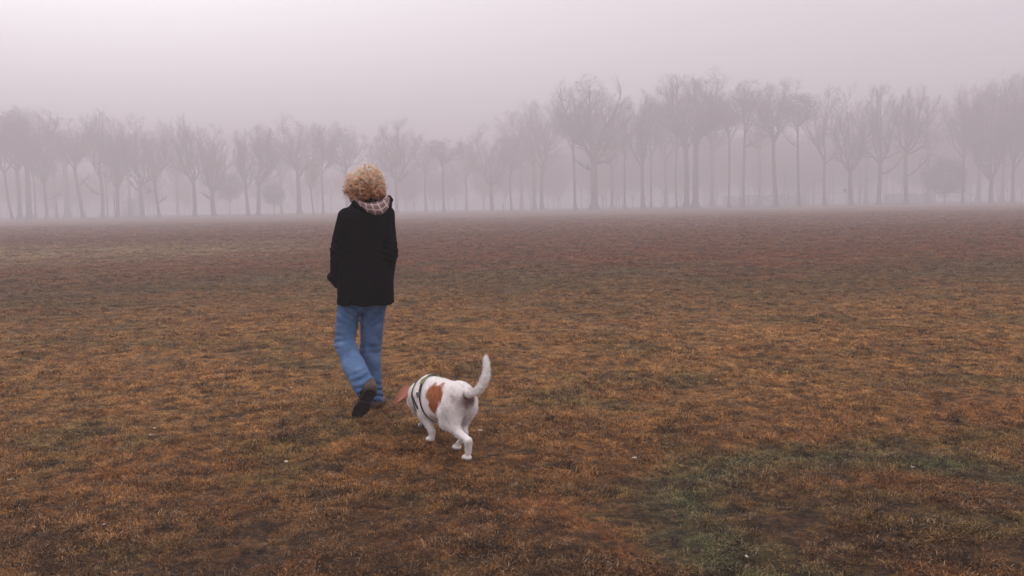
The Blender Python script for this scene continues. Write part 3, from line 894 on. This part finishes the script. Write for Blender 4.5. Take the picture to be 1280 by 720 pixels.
# folds
def coat_folds(Pg):
    x, z = Pg[:, 0], Pg[:, 2]
    fold = .0035 * value_noise(Pg, 18, 4) + .0022 * value_noise(Pg, 45, 5)
    fold += .004 * np.sin((x - shL[0]) * 42 + 1.2 * value_noise(Pg, 5, 6)) * np.clip((1.0 - z) / .25, 0, 1)
    for el in (elL, elR):
        dl = np.linalg.norm(Pg - el, axis=-1); fold += .005 * np.sin(z * 150 + x * 60) * np.exp(-(dl / .08) ** 2)
    return fold + .003 * np.exp(-((x - p_(455, 300)[0]) / .004) ** 2)           # centre back seam


J.displace(coat_folds)
# slit of the back vent near the hem
slit = np.maximum(np.abs(J.X - p_(443.5, 378)[0]) - .004, np.maximum(J.Y - 6.0, J.Z - p_(444, 374)[2]))
J.D = np.maximum(J.D, -slit)
v, f = J.mesh(); jacket = mesh_np('jacket', v, f, M_jacket, person)

# jeans
K = Skin([p_(408, 400, 5.9)[0], 5.5, .03], [p_(490, 400, 6.3)[0], 6.45, .92], .0065)
K.ell((hipL + hipR) / 2 + [0, 0, .02], (.140, .115, .14), .03)
K.chain([hipL, kneeL + [0.002, 0, .02], kneeL * .5 + ankL * .5 + [-.004, 0, 0], ankL + [0, 0, -.01]], [.088, .071, .069, .073], .012)
K.chain([hipR, kneeR, kneeR * .45 + ankR * .55, ankR + [0, 0, -.015]], [.088, .070, .058, .060], .012)
def jean_folds(Pg):
    fold = .0055 * value_noise(Pg, 26, 14) + .0026 * value_noise(Pg, 80, 15)
    wv = 3.2 * value_noise(Pg, 16, 16) + 1.2 * value_noise(Pg, 40, 17)
    for c_, amp, s_, kx in ((kneeL, .0075, .085, 35), (kneeR + [0, 0, .03], .0045, .08, -25), (ankL + [0, 0, .03], .0085, .075, -60), (ankR + [0, 0, .04], .0085, .085, 45),
                            (hipL + [0, 0, -.1], .004, .1, 90), (hipR + [0, 0, -.1], .004, .1, -90)):
        dl = np.linalg.norm(Pg - c_, axis=-1)
        fold += 1.35 * amp * np.sin(Pg[:, 2] * 125 + (Pg[:, 0] - c_[0]) * kx + wv) * np.exp(-(dl / s_) ** 2)
    return fold


K.displace(jean_folds); Pg = K.P()
# cut the trouser hems with planes square to the shin, hollowed from below
for kn, an, dn in ((kneeL, ankL, .050), (kneeR, ankR, .035)):
    ax_ = unit(an - kn); cut = (Pg - (an + ax_ * dn)) @ ax_
    near = np.linalg.norm(Pg - an, axis=-1) < .17
    K.D = np.where(near, np.maximum(K.D, cut), K.D)
    hol = np.linalg.norm(np.cross(Pg - an, ax_), axis=-1) - .052
    K.D = np.where(near, np.maximum(K.D, -np.maximum(hol, -(cut + .05))), K.D)
v, f = K.mesh()
fade = np.zeros(len(v))
for c_, s_ in ((kneeL, .12), (kneeR, .10), (kneeL * .4 + ankL * .6, .12), (ankL + [0, 0, -.01], .05), (ankR + [0, 0, -.02], .04)):
    fade = np.maximum(fade, np.exp(-(np.linalg.norm(v - c_, axis=1) / s_) ** 2))
fade = np.clip(fade * (.65 + .5 * value_noise(v, 40, 21)) + .25 * np.clip(value_noise(v, 70, 22), 0, 1), 0, 1) * .8
mesh_np('jeans', v, f, M_denim, person, attr={'fade': fade})
del Pg


def shoe(heel, toe, up, sgn):
    "heel and toe points on the sole line, up = direction out of the shoe opening"
    ax_ = unit(toe - heel); up = unit(up - ax_ * (up @ ax_)); sd_ = np.cross(ax_, up)
    L = np.linalg.norm(toe - heel)
    Q = lambda a, s_, u: heel + ax_ * a * L + sd_ * s_ + up * u
    lo = np.minimum(heel, toe) - .12; hi = np.maximum(heel, toe) + .16
    S = Skin(lo, hi, .0045)
    S.chain([Q(.10, 0, .045), Q(.35, 0, .042), Q(.68, .004, .034), Q(.88, 0, .028)], [.040, .038, .047, .041], .015, flat=up, fs=.8)
    S.chain([Q(.12, 0, .05), Q(.17, 0, .10)], [.040, .042], .02)
    S.cone(Q(.3, 0, .06), Q(.55, 0, .045), .030, .030, .02)
    P = S.P(); u = (P - heel) @ up; S.D = np.maximum(S.D, .014 - u)
    v, f = S.mesh(); o = mesh_np('shoe', v, f, M_shoe, person)
    S = Skin(lo, hi, .0045)
    S.chain([Q(.08, 0, .0), Q(.35, 0, .0), Q(.68, .004, .0), Q(.93, 0, .0)], [.041, .037, .050, .040], .012)
    P = S.P(); u = (P - heel) @ up; a = ((P - heel) @ ax_) / L
    S.D = np.maximum(S.D, np.abs(u - .006) - .010)
    grooves = (np.sin(a * 95) > .55) & (u < .001)
    S.D = np.where(grooves, np.maximum(S.D, .001 - u + .0), S.D)
    arch = np.maximum(np.abs(a - .36) - .07, u - .004); S.D = np.maximum(S.D, -arch)
    v, f = S.mesh(); mesh_np('sole', v, f, M_sole, o)
    pts = []
    for k_ in range(5):
        aa = .36 + k_ * .07; pts.append([Q(aa, -.028, .058 - k_ * .004), Q(aa + .01, 0, .090 - k_ * .006), Q(aa + .02, .028, .058 - k_ * .004)])
    v, f = sweep(np.array(pts), np.full((5, 3), .0028), 5); mesh_np('laces', v, f, M_lace, o)


shoe(heelL, toeL, np.array([0.0, .75, .75]), -1)
hR = np.array([ankR[0], ankR[1] - .045, .008]); shoe(hR, hR + [.02, .265, 0], np.array([0, 0, 1.]), 1)

# hood lying on the shoulders, plaid lining turned out
def plaid():
    s = Nodes('plaid_lining', .9); uv = s.n('ShaderNodeUVMap').outputs[0]
    sp = s.n('ShaderNodeSeparateXYZ'); s.l(uv, sp.inputs[0])
    def lines(ch, per, w0, off=0):
        fr = s.math('FRACT', s.math('ADD', s.math('MULTIPLY', ch, per), off)); return s.math('LESS_THAN', fr, w0)
    a = s.math('MAXIMUM', lines(sp.outputs[0], 6, .12), lines(sp.outputs[1], 2.4, .12, .3))
    b = s.math('MAXIMUM', lines(sp.outputs[0], 6, .42, .65), lines(sp.outputs[1], 2.4, .42, .9))
    c = s.mix(s.math('MULTIPLY', b, .6), (.27, .16, .15), (.09, .055, .06)); c = s.mix(a, c, (.58, .48, .46))
    s.color(c); s.bump(s.noise(s.obj(), 150, 3), .3, .002)
    return s.m


M_plaid = plaid()


def crescent(upper, lower, mid_out, nu=36, nv=12):
    "surface between two bezier-ish edges, bulging outwards"
    def curve(pts, t):
        pts = np.array(pts); n_ = len(pts) - 1; o_ = np.zeros((len(t), 3))
        for i in range(n_ + 1): o_ += (math.comb(n_, i) * t ** i * (1 - t) ** (n_ - i))[:, None] * pts[i]
        return o_
    t = np.linspace(0, 1, nu); A = curve(upper, t); Bq = curve(lower, t)
    vv = np.linspace(0, 1, nv)[None, :, None]
    P = A[:, None] * (1 - vv) + Bq[:, None] * vv
    bulge = np.sin(vv * math.pi) * np.sin(t * math.pi)[:, None, None] ** .5
    P = P + np.array(mid_out) * bulge
    P += .004 * value_noise(P, 60, 8)[..., None] * np.array([.3, -1, .5])
    uv = np.stack(np.broadcast_arrays(t[:, None], vv[..., 0]), -1).reshape(-1, 2)
    i = (np.arange(nu - 1)[:, None] * nv + np.arange(nv - 1)[None]).ravel()
    return P.reshape(-1, 3), np.stack([i, i + 1, i + nv + 1, i + nv], 1), uv


up_ = [p_(442, 246.5, 6.0), p_(455, 254, 5.98), p_(462, 255, 5.97), p_(474, 253, 5.97), p_(486.5, 245.5, 6.0)]
lo_ = [p_(443.5, 249.5, 5.955), p_(452, 262, 5.92), p_(468, 278, 5.88), p_(490, 271, 5.90), p_(487, 248, 5.965)]
v, f, uv = crescent(up_, lo_, (0, -.035, .012))
hood = mesh_np('hood_lining', v, f, M_plaid, person, uv=uv); sm = hood.modifiers.new('s', 'SOLIDIFY'); sm.thickness = .006; sm.offset = -1
H = Skin([p_(430, 300)[0], 5.84, 1.34], [p_(498, 300)[0], 6.3, 1.56], .005)
H.chain([p_(441, 250, 6.05), p_(445, 254.5, 5.99), p_(454, 260.5, 5.95), p_(465, 263.5, 5.93), p_(477, 262.5, 5.94), p_(485.5, 257, 5.98), p_(488, 250, 6.04), p_(486.5, 246, 6.10)],
        [.020, .022, .024, .026, .024, .021, .017, .012], .012)
H.displace(lambda P: .002 * value_noise(P, 50, 3))
v, f = H.mesh(); mesh_np('hood', v, f, M_jacket, person)

# hair
def hair_material():
    s = Nodes('curly_hair', .55)
    a = s.n('ShaderNodeAttribute', attribute_name='tone')
    s.color(s.ramp(a.outputs['Fac'], [(0, (.12, .04, .015)), (.3, (.44, .16, .055)), (.55, (.80, .40, .17)), (.8, (.95, .72, .50)), (1, (.97, .87, .75))]))
    s.b.inputs['Specular IOR Level'].default_value = .5
    return s.m


M_hair = hair_material()
hc = p_(457, 231.5, 6.08)
hr = np.array([.112, .124, .108])
g = np.random.default_rng(11)
HS = Skin(hc - .22, hc + .22, .007)
HS.ell(hc, hr * .86, 0); HS.ell(hc + [.02, -.01, -.06], (.115, .10, .065), .03)
HS.displace(lambda P: .012 * value_noise(P, 60, 31) + .006 * value_noise(P, 130, 32), .06)
fc = np.maximum(HS.Y - (hc[1] + .055), -(HS.Z * 0 + 1)); face = np.maximum(-(HS.Y - (hc[1] + .05)), HS.Z - (hc[2] + .045))
HS.D = np.maximum(HS.D, -np.maximum(face, np.abs(HS.X - hc[0]) - .065))
v, f = HS.mesh(); base_t = np.clip(.16 + .1 * value_noise(v, 80, 5), 0, 1)
hv, hf, ht = [v], [f], [base_t]; cnt = len(v)


def locks(n, r0, L0, L1, hel, strands, rad, sp_, t0, t1, droop):
    "corkscrew locks: each a bundle of strands sharing one curl and one tone"
    global cnt
    d = unit(g.normal(size=(n, 3))); d = d[(d[:, 1] < .45) | (d[:, 2] > .35)]; d = d[d[:, 2] > -.85]; n = len(d)
    S = 15; t = np.linspace(0, 1, S)[None]
    base = hc + d * hr * r0 * (1 + .09 * value_noise(d, 3.5, 61))[:, None]; L = g.uniform(L0, L1, n)[:, None]; turns = g.uniform(1.0, 2.3, n)[:, None]; ph = g.uniform(0, 6.28, n)[:, None]
    h_ = g.uniform(.6, 1.3, n)[:, None] * hel * (.55 + .45 * t)
    ax_ = unit(d * g.uniform(.3, 1.1, n)[:, None] + g.normal(0, .5, d.shape) + np.array([0, 0, -droop]))
    e1 = unit(np.cross(ax_, unit(g.normal(size=d.shape)))); e2 = np.cross(ax_, e1)
    tone = g.uniform(t0, t1, n)[:, None] + .30 * d[:, 2:3] + np.where(g.uniform(size=(n, 1)) < .3, -.28, 0)
    for k_ in range(strands):
        o_ = g.normal(0, sp_, (n, 1, 3)); dp = g.normal(0, .35, (n, 1))
        P = base[:, None] + o_ + ax_[:, None] * (t * L)[..., None] + e1[:, None] * (h_ * np.cos(t * turns * 6.283 + ph + dp))[..., None] + e2[:, None] * (h_ * np.sin(t * turns * 6.283 + ph + dp))[..., None]
        P[..., 2] -= droop * .025 * (t ** 2)
        R = np.full((n, S), rad) * (1.15 - .8 * t)
        vv, ff = sweep(P, R, 3)
        tn = tone + .16 * t - .06 + g.normal(0, .05, (n, 1))
        ht.append(np.repeat(np.clip(tn, 0, 1).ravel(), 3)); hv.append(vv); hf.append(ff + cnt); cnt += len(vv)


locks(330, .80, .035, .070, .013, 7, .0021, .0022, .28, .80, .5)
locks(260, .88, .030, .060, .015, 5, .0017, .0020, .42, .95, .3)
locks(420, .93, .025, .065, .014, 1, .0008, .001, .7, 1.0, .1)
locks(500, .90, .02, .075, .010, 4, .0008, .005, .45, 1.0, .2)
hair = mesh_np('hair', np.concatenate(hv), hf, M_hair, person, attr={'tone': np.concatenate(ht)})
# eyes and brows for the face turned away
M_eye = plain('eye', (.05, .04, .03), None, .2, 5, 0)
for sgn in (-1, 1):
    v, f = sweep(np.array([[headc + [sgn * .022, .0935, .012], headc + [sgn * .038, .0905, .012]]]), np.full((1, 2), .0045), 8); mesh_np('eye', v, f, M_eye, person)

# ------------------------------------------------------------------ dog
def dog_material():
    s = Nodes('dog_coat', .85); p = s.obj()
    a = s.n('ShaderNodeAttribute', attribute_name='coat')
    n = s.noise(p, 120, 5, .75)
    c = s.mix(1., a.outputs['Color'], s.ramp(n, [(.3, .84), (.7, 1.1)]), 'MULTIPLY')
    s.color(c); s.bump(s.noise(p, 190, 5, .8, 3), .6, .004)
    return s.m


M_dog = dog_material()
M_strap = plain('black_webbing', (.016, .014, .014), (.03, .028, .026), .7, 90)
M_refl = plain('green_webbing', (.26, .29, .11), (.17, .19, .08), .6, 60)
M_grey = plain('grey_webbing', (.14, .13, .12), (.08, .08, .075), .6, 60)
M_buckle = plain('buckle_plastic', (.03, .03, .03), None, .35, 30, 0)
M_nose = plain('dog_nose', (.02, .015, .015), None, .4, 60)

hip = at(573, 497, 5.02); shd = at(541, 494, 5.36)      # centre line of the trunk at hips and shoulders
hip[2], shd[2] = .315, .285

fw = unit((shd - hip) * [1, 1, 0]); rt = np.array([fw[1], -fw[0], 0])       # forward, right
dog = empty('dog', ((hip + shd)[0] / 2, (hip + shd)[1] / 2, 0))
tag(dog, "white dog with brown flank patch and ears, wearing a harness, sniffing along the turf", 'dog')
up = np.array([0, 0, 1.])
DP = lambda f_, r_, z_: hip + fw * f_ + rt * r_ + up * (z_ - hip[2])     # dog frame: metres ahead of the hips, right, height
TL = np.linalg.norm((shd - hip)[:2])
D = Skin([-.95, 4.55, -.01], [.05, 6.05, .62], .0055)
Rm = np.stack([fw, rt, up], 1)
D.ell(DP(-.012, 0, .322), (.108, .082, .093), .03, Rm)          # rump
D.ell(DP(TL * .45, 0, .270), (.20, .108, .108), .05, Rm)        # belly
D.ell(DP(TL * .80, 0, .250), (.16, .102, .128), .05, Rm)        # rib cage, deep chest
D.ell(DP(TL + .03, 0, .275), (.085, .082, .095), .05, Rm)       # shoulders
D.cone(DP(-.02, 0, .350), DP(TL + .02, 0, .320), .06, .055, .05)    # back line
# neck and lowered head, turned a little to the left
nk0 = DP(TL + .03, -.01, .298); nk1 = DP(TL + .13, -.03, .262); hd = DP(TL + .20, -.02, .205)
mz = DP(TL + .28, .01, .105)
D.chain([nk0, nk1, hd], [.080, .066, .062], .04)
D.ell(hd, (.066, .064, .06), .02, Rm)
D.chain([hd + up * -.01, mz + (hd - mz) * .35, mz], [.045, .034, .028], .02)
# hind legs: left one stretched back, right one forward
lh = -.062
footL = at(585, 577, 4.86); footL[2] = .018
hockL = at(585.5, 551, 4.845)
kneeDL = DP(.018, -.078, .198)
D.chain([DP(-.01, -.045, .305), DP(.025, -.066, .245), kneeDL], [.062, .050, .030], .02)
D.chain([DP(-.045, -.045, .28), kneeDL * .55 + hockL * .45 + up * .018], [.054, .029], .025)
D.chain([kneeDL, hockL], [.032, .020], .015)
D.chain([hockL, footL + up * .022], [.020, .016], .010)
D.ell(footL + fw * .012 + up * .003, (.034, .024, .018), .008, Rm)
footR = at(573, 560, 5.08); footR[2] = .016
hockR = at(581, 541, 5.03); kneeDR = DP(.080, .055, .19)
D.chain([DP(.0, .045, .30), DP(.03, .055, .245), kneeDR], [.066, .056, .036], .02)
D.chain([DP(-.045, .042, .27), kneeDR * .5 + hockR * .5 + up * .01], [.048, .027], .02)
D.chain([kneeDR, hockR], [.030, .018], .015); D.chain([hockR, footR + up * .02], [.018, .016], .010)
D.ell(footR + fw * .012 + up * .003, (.034, .023, .017), .008, Rm)
# fore legs
ffL = at(540, 551, 5.27); ffL[2] = .016
elbL = DP(TL * .93, -.075, .17)
D.chain([DP(TL + .01, -.065, .27), elbL], [.060, .036], .03)
wristL = ffL + up * .055 - fw * .004
D.chain([elbL, wristL, ffL + up * .014], [.030, .019, .018], .010); D.ell(ffL + fw * .018 - rt * .004, (.036, .026, .018), .008, Rm)
ffR = at(529, 533, 5.60); ffR[2] = .018
elbR = DP(TL * .98, .070, .17)
D.chain([DP(TL + .01, .06, .26), elbR], [.058, .036], .03); wristR = ffR + up * .055 - fw * .006
D.chain([elbR, wristR, ffR + up * .014], [.033, .022, .021], .012); D.ell(ffR + fw * .018, (.036, .026, .018), .008, Rm)
for ft in (footL, footR, ffL, ffR):                             # toes
    for q in (-1.5, -.5, .5, 1.5):
        D.ell(ft + fw * (.036 - abs(q) * .004) + rt * q * .011 - up * .001, (.013, .008, .012), .003, Rm)
# tail
tb = DP(-.105, .01, .375)
def smooth_path(pts, n_):
    pts = np.array(pts); t = np.linspace(0, len(pts) - 1.001, n_); i = t.astype(int); u = (t - i)[:, None]
    g_ = lambda k: pts[np.clip(i + k, 0, len(pts) - 1)]
    return .5 * (2 * g_(0) + (g_(1) - g_(-1)) * u + (2 * g_(-1) - 5 * g_(0) + 4 * g_(1) - g_(2)) * u ** 2 + (3 * g_(0) - g_(-1) - 3 * g_(1) + g_(2)) * u ** 3)


tail = [tb + fw * .03, at(590, 492.5, 4.86), at(599.5, 487, 4.83), at(606, 475, 4.82), at(608.5, 461, 4.83), at(607.5, 450, 4.85), at(606.3, 444.5, 4.86)]
tr_ = np.interp(np.linspace(0, 6, 22), range(7), [.023, .018, .021, .022, .017, .011, .004])
tail = smooth_path(tail, 22); D.chain(tail, tr_, .006)
D.displace(lambda P: .0022 * value_noise(P, 55, 41) + .0012 * value_noise(P, 140, 42))
v, f = D.mesh()
# coat colours: brown markings, and darker belly, rump, tail base and paws
q = np.stack([(v - hip) @ fw, (v - hip) @ rt, v[:, 2]], 1)
coat = np.tile([.94, .89, .86], (len(v), 1))
nz = value_noise(v, 45, 51) * .5 + value_noise(v, 130, 52) * .3


def patch(mask, colr, soft=.12):
    k_ = np.clip((mask + nz * .35) / soft, 0, 1)[:, None]
    coat[:] = coat * (1 - k_) + np.array(colr) * k_


def blob(cx, cz, rx, rz): return 1 - np.sqrt(((q[:, 0] - cx) / rx) ** 2 + ((q[:, 2] - cz) / rz) ** 2)


left = q[:, 1] < .0
PATCH = (.42, .145, .058)
patch(np.where(left, np.maximum(blob(TL * .36, .330, .125, .062), blob(TL * .33, .282, .070, .066)), -1), PATCH, .25)
patch(np.where(~left, blob(TL * .3, .33, .07, .05), -1), PATCH, .25)
belly = np.clip((.215 - q[:, 2]) / .05, 0, 1) * np.clip(1 - np.abs(q[:, 0] - TL * .45) / .16, 0, 1)
patch(belly * 1.2 - .35, (.50, .36, .34), .8)
und = 1 - np.linalg.norm(v - (tb - up * .045 - fw * -.01 + rt * .0), axis=1) / .060      # darker round patch under the tail
patch(und, (.20, .115, .10), .6)
patch((1 - np.linalg.norm(v - DP(-.08, -.045, .335), axis=1) / .06) * .8, (.40, .27, .24), 1.0)
tailside = np.clip(1 - np.linalg.norm(v - tb, axis=1) / .05, -1, 1)
patch(tailside * .8, (.42, .26, .22), 1.0)
patch(1 - np.linalg.norm((v - (hd + up * .02)), axis=1) / .06, PATCH, .25)
patch(1 - np.linalg.norm(v - ffR, axis=1) / .05, (.10, .07, .06), .4)
paws = (q[:, 2] < .012).astype(float) - .5
patch(paws, (.16, .12, .11), .9)
body = mesh_np('body', v, f, M_dog, dog, attr={'coat': coat})
# short fur: strands laid back over the skin
g = np.random.default_rng(21)
fa, fb, fc_ = v[f[:, 0]], v[f[:, 1]], v[f[:, 2]]
fn = np.cross(fb - fa, fc_ - fb); ar = np.linalg.norm(fn, axis=1); fn = fn / (ar[:, None] + 1e-12)
pick = g.choice(len(f), 42000, p=ar / ar.sum())
wt = g.dirichlet((1, 1, 1, 1), len(pick)); root = np.einsum('nk,nkd->nd', wt, v[f[pick]]); nn_ = fn[pick]
qq = (root - hip) @ fw
onleg = np.clip((.20 - root[:, 2]) / .08, 0, 1)[:, None]
ontail = (np.min(np.linalg.norm(root[:, None] - tail[None, 4::3], axis=2), axis=1) < .035)[:, None]
lay = unit(-fw * (1 - onleg) - up * (.35 + onleg) + g.normal(0, .35, root.shape)); lay = np.where(ontail, unit(up * .9 + g.normal(0, .35, root.shape)), lay)
dr = unit(nn_ * g.uniform(.25, .6, (len(pick), 1)) + lay)
bump_th = np.exp(-(np.linalg.norm(root - kneeDL, axis=1) / .07) ** 2)
Lf = (g.uniform(.006, .012, len(pick)) * (1 + 1.2 * bump_th + .6 * ontail[:, 0]))[:, None]
Lf = Lf * np.where((root[:, 2] < .05)[:, None], .5, 1)
st_ = np.stack([root - nn_ * .001, root + dr * Lf * .55, root + dr * Lf - nn_ * .001], 1)
fv, ff_ = sweep(st_, np.tile([.0009, .0007, .0002], (len(pick), 1)), 3)
cf_ = coat[f[pick, 0]] * g.uniform(.93, 1.15, (len(pick), 1))
fur = mesh_np('coat_fur', fv, ff_, M_dog, dog, attr={'coat': np.repeat(np.clip(cf_, 0, .97), 9, axis=0)})
bvh = BVHTree.FromPolygons([Vector(x) for x in v], [list(map(int, x)) for x in f])


def ear(root, tip, out_dir, w, seed, curl=.25):
    "hanging leather: flat leaf shape swung outwards"
    n_, m_ = 22, 11; t = np.linspace(0, 1, n_)[:, None]; s_ = np.linspace(-1, 1, m_)[None]
    ax_ = tip - root; side = unit(np.cross(ax_, out_dir)); nrm = unit(np.cross(side, ax_))
    wid = w * np.sin(np.clip(t * .90 + .10, 0, 1) * math.pi) ** .6 * (1.15 - .85 * t)
    P = root + ax_ * t[..., None] + side * (s_ * wid)[..., None] + nrm * ((curl * w * s_ ** 2 + .012 * np.sin(t * 3.1)))[..., None]
    i = (np.arange(n_ - 1)[:, None] * m_ + np.arange(m_ - 1)[None]).ravel()
    V_ = P.reshape(-1, 3); c_ = np.tile([.36, .135, .075], (len(V_), 1)) * (1 + .15 * value_noise(V_, 60, seed))[:, None]
    pink = np.clip(1.2 - np.abs(s_ * 1.1), 0, 1) * np.ones_like(t) * .25
    c_ = c_ * (1 - pink.reshape(-1, 1)) + np.array([.55, .30, .24]) * pink.reshape(-1, 1)
    o = mesh_np('ear', V_, np.stack([i, i + 1, i + m_ + 1, i + m_], 1), M_dog, dog, attr={'coat': c_})
    md_ = o.modifiers.new('thick', 'SOLIDIFY'); md_.thickness = .006; md_.offset = 0
    return o


earrootL = at(513.5, 484, 5.50)
ear(earrootL, at(492, 507, 5.45), np.array([-.2, -.8, .3]), .040, 3)
ear(hd + rt * .060 + up * .02, hd + rt * .085 + fw * .04 - up * .095, rt, .030, 4)
v, f = sweep(np.array([[mz + fw * .020, mz + fw * .032 + up * .002, mz + fw * .036]]), np.array([[.014, .012, .004]]), 10); mesh_np('nose', v, f, M_nose, dog)
for sg in (-1, 1):
    c_ = hd + fw * .045 + rt * sg * .036 + up * .005
    v, f = sweep(np.array([[c_ - up * .006, c_, c_ + up * .006]]), np.array([[.003, .008, .003]]), 8); mesh_np('eye', v, f, M_nose, dog)


def strap(c, n_, wd, a0, a1, name, mat, parent, off=.003, steps=70, lift=0):
    "webbing laid on the coat: ring in the plane through c square to n_; 0 = top, + = right side of the dog"
    n_ = unit(n_); u0 = unit(up - n_ * (up @ n_)); s0 = np.cross(n_, u0)
    if s0 @ rt < 0: s0 = -s0
    rows_ = []
    for a in np.linspace(a0, a1, steps):
        d_ = u0 * math.cos(a) + s0 * math.sin(a); line = []
        for e_ in (-1, 0, 1):
            o_ = c + n_ * e_ * wd / 2 + d_ * .4
            h, nn, _, _ = bvh.ray_cast(Vector(o_), Vector(-d_))
            if h is None: h = Vector(c + d_ * .1)
            line.append(np.array(h))
        rows_.append(line)
    R_ = np.array(rows_); rad = np.linalg.norm(R_ - c, axis=-1)
    rs = rad.copy()
    for _ in range(4): rs[1:-1] = (rs[:-2] + rs[1:-1] * 2 + rs[2:]) / 4
    rs = np.minimum(np.maximum(rs, rad), .150)
    R_ = c + (R_ - c) * ((rs + off) / rad)[..., None]
    n0 = steps; i = (np.arange(n0 - 1)[:, None] * 3 + np.arange(2)[None]).ravel()
    o = mesh_np(name, R_.reshape(-1, 3), np.stack([i, i + 1, i + 4, i + 3], 1), mat, parent)
    md_ = o.modifiers.new('thick', 'SOLIDIFY'); md_.thickness = .0035; md_.offset = 0
    return o, R_


hz_ = empty('harness', (0, 0, 0)); hz_.parent = dog
hz_.location = (0, 0, 0)
girth_n = unit(fw * 1.0 - up * .52)
gc = DP(TL * .82, 0, .255)
strap(gc, girth_n, .016, .75, 2 * math.pi - .62, 'girth_strap', M_strap, hz_, .006)
strap(gc, girth_n, .026, -.62, -.16, 'reflective_panel', M_refl, hz_, .008, 20)
strap(gc, girth_n, .026, .16, .75, 'reflective_panel', M_refl, hz_, .008, 20)
strap(gc, girth_n, .034, -.17, .17, 'back_buckle', M_buckle, hz_, .011, 12)
neck_n = unit(fw * .9 - rt * .15 - up * .50)
strap(DP(TL + .065, -.02, .29), neck_n, .011, 0, 2 * math.pi, 'neck_strap', M_strap, hz_, .006)
strap(gc, girth_n, .034, -1.30, -1.05, 'side_buckle', M_grey, hz_, .012, 10)
strap(DP(TL + .01, -.01, .27), unit(fw - up * .75), .011, -2.2, -1.0, 'chest_strap', M_strap, hz_, .006, 30)

# ------------------------------------------------------------------ pale fallen leaves on the turf
M_leaf = plain('pale_leaf', (.48, .42, .35), (.34, .28, .22), .7, 60)
LEAVES = [
 (193, 539, .022, "tiny round pale leaf scrap on the turf, upper of two at left"),
 (189, 549, .030, "curled pale leaf just below the tiny round scrap at left"),
 (358, 580, .030, "pale leaf on the turf below and left of the person's shoes"),
 (130, 658, .026, "pale leaf on dark turf near the bottom left"),
 (12, 603, .026, "pale leaf on the turf at the left edge"),
 (364, 489, .032, "pale leaf on rusty turf left of the person's ankle"),
 (401, 466, .026, "pale leaf left of the person's lower leg"),
 (600, 543, .034, "upright pale leaf right of the dog's hind legs"),
 (633, 483, .024, "pale leaf on the turf right of the dog's tail"),
 (1141, 586, .026, "pale leaf inside the green ring of grass at lower right"),
 (933, 704, .024, "small white scrap on the turf near the bottom edge"),
 (895, 478, .034, "pale leaf on the rusty turf right of centre"),
 (878, 391, .040, "pale leaf on the olive band right of centre"),
 (748, 347, .050, "pale leaf far out on the field beyond the olive band"),
 (774, 320, .070, "white scrap far out on the field, lower of two"),
 (798, 308, .090, "white scrap far out on the field, upper of two"),
 (852, 274, .22, "lone white scrap lying near the far edge of the field"),
 (1020, 312, .090, "white scrap on the far reddish turf at right"),
 (793, 577, .028, "pale leaf in the dark turf at lower centre"),
]
for i, (px, py, s_, lab) in enumerate(LEAVES):
    g = np.random.default_rng(900 + i); c = ground_at(px, py); c[2] = float(ground_z(np.array([c[0]]), np.array([c[1]]))[0]) + .016
    n_, m_ = 9, 5; t = np.linspace(-1, 1, n_)[:, None]; q_ = np.linspace(-1, 1, m_)[None]
    wid = .55 * np.sqrt(np.clip(1 - np.abs(t) ** 1.7, .01, 1)) * (1 + .25 * np.sin(t * 11))
    x = t * np.ones_like(q_); y = q_ * wid; z = .35 * y ** 2 + .22 * t ** 2 * g.uniform(.5, 1.5) + .05 * np.sin(5 * t + 3 * q_)
    a = g.uniform(0, 6.28); tl = g.uniform(-.4, .6)
    V_ = np.stack([x, y, z], -1).reshape(-1, 3) * s_ / 2
    Rz = np.array(Matrix.Rotation(a, 3, 'Z') @ Matrix.Rotation(tl, 3, 'X'))
    V_ = V_ @ Rz.T
    i0 = (np.arange(n_ - 1)[:, None] * m_ + np.arange(m_ - 1)[None]).ravel()
    o = mesh_np('fallen_leaf', V_, np.stack([i0, i0 + 1, i0 + m_ + 1, i0 + m_], 1), M_leaf)
    md_ = o.modifiers.new('thick', 'SOLIDIFY'); md_.thickness = s_ * .03
    o.location = tuple(c); tag(o, lab, 'leaf', 'pale leaves and scraps scattered on the turf')

# ------------------------------------------------------------------ the fog
J = Joined(); J.box((0, 0, 18.0), (900, 900, 38.4))
v, f = J.out()
mh = bpy.data.materials.new('fog'); mh.use_nodes = True; t_ = mh.node_tree; t_.nodes.clear()
o_ = t_.nodes.new('ShaderNodeOutputMaterial'); pv = t_.nodes.new('ShaderNodeVolumePrincipled')
pv.inputs['Density'].default_value = FOG_DENSITY; pv.inputs['Color'].default_value = (.73, .705, .735, 1)
pv.inputs['Anisotropy'].default_value = .1
t_.links.new(pv.outputs[0], o_.inputs['Volume'])
haze = mesh_np('haze', v, f, mh, smooth=False); tag(haze, kind='stuff')
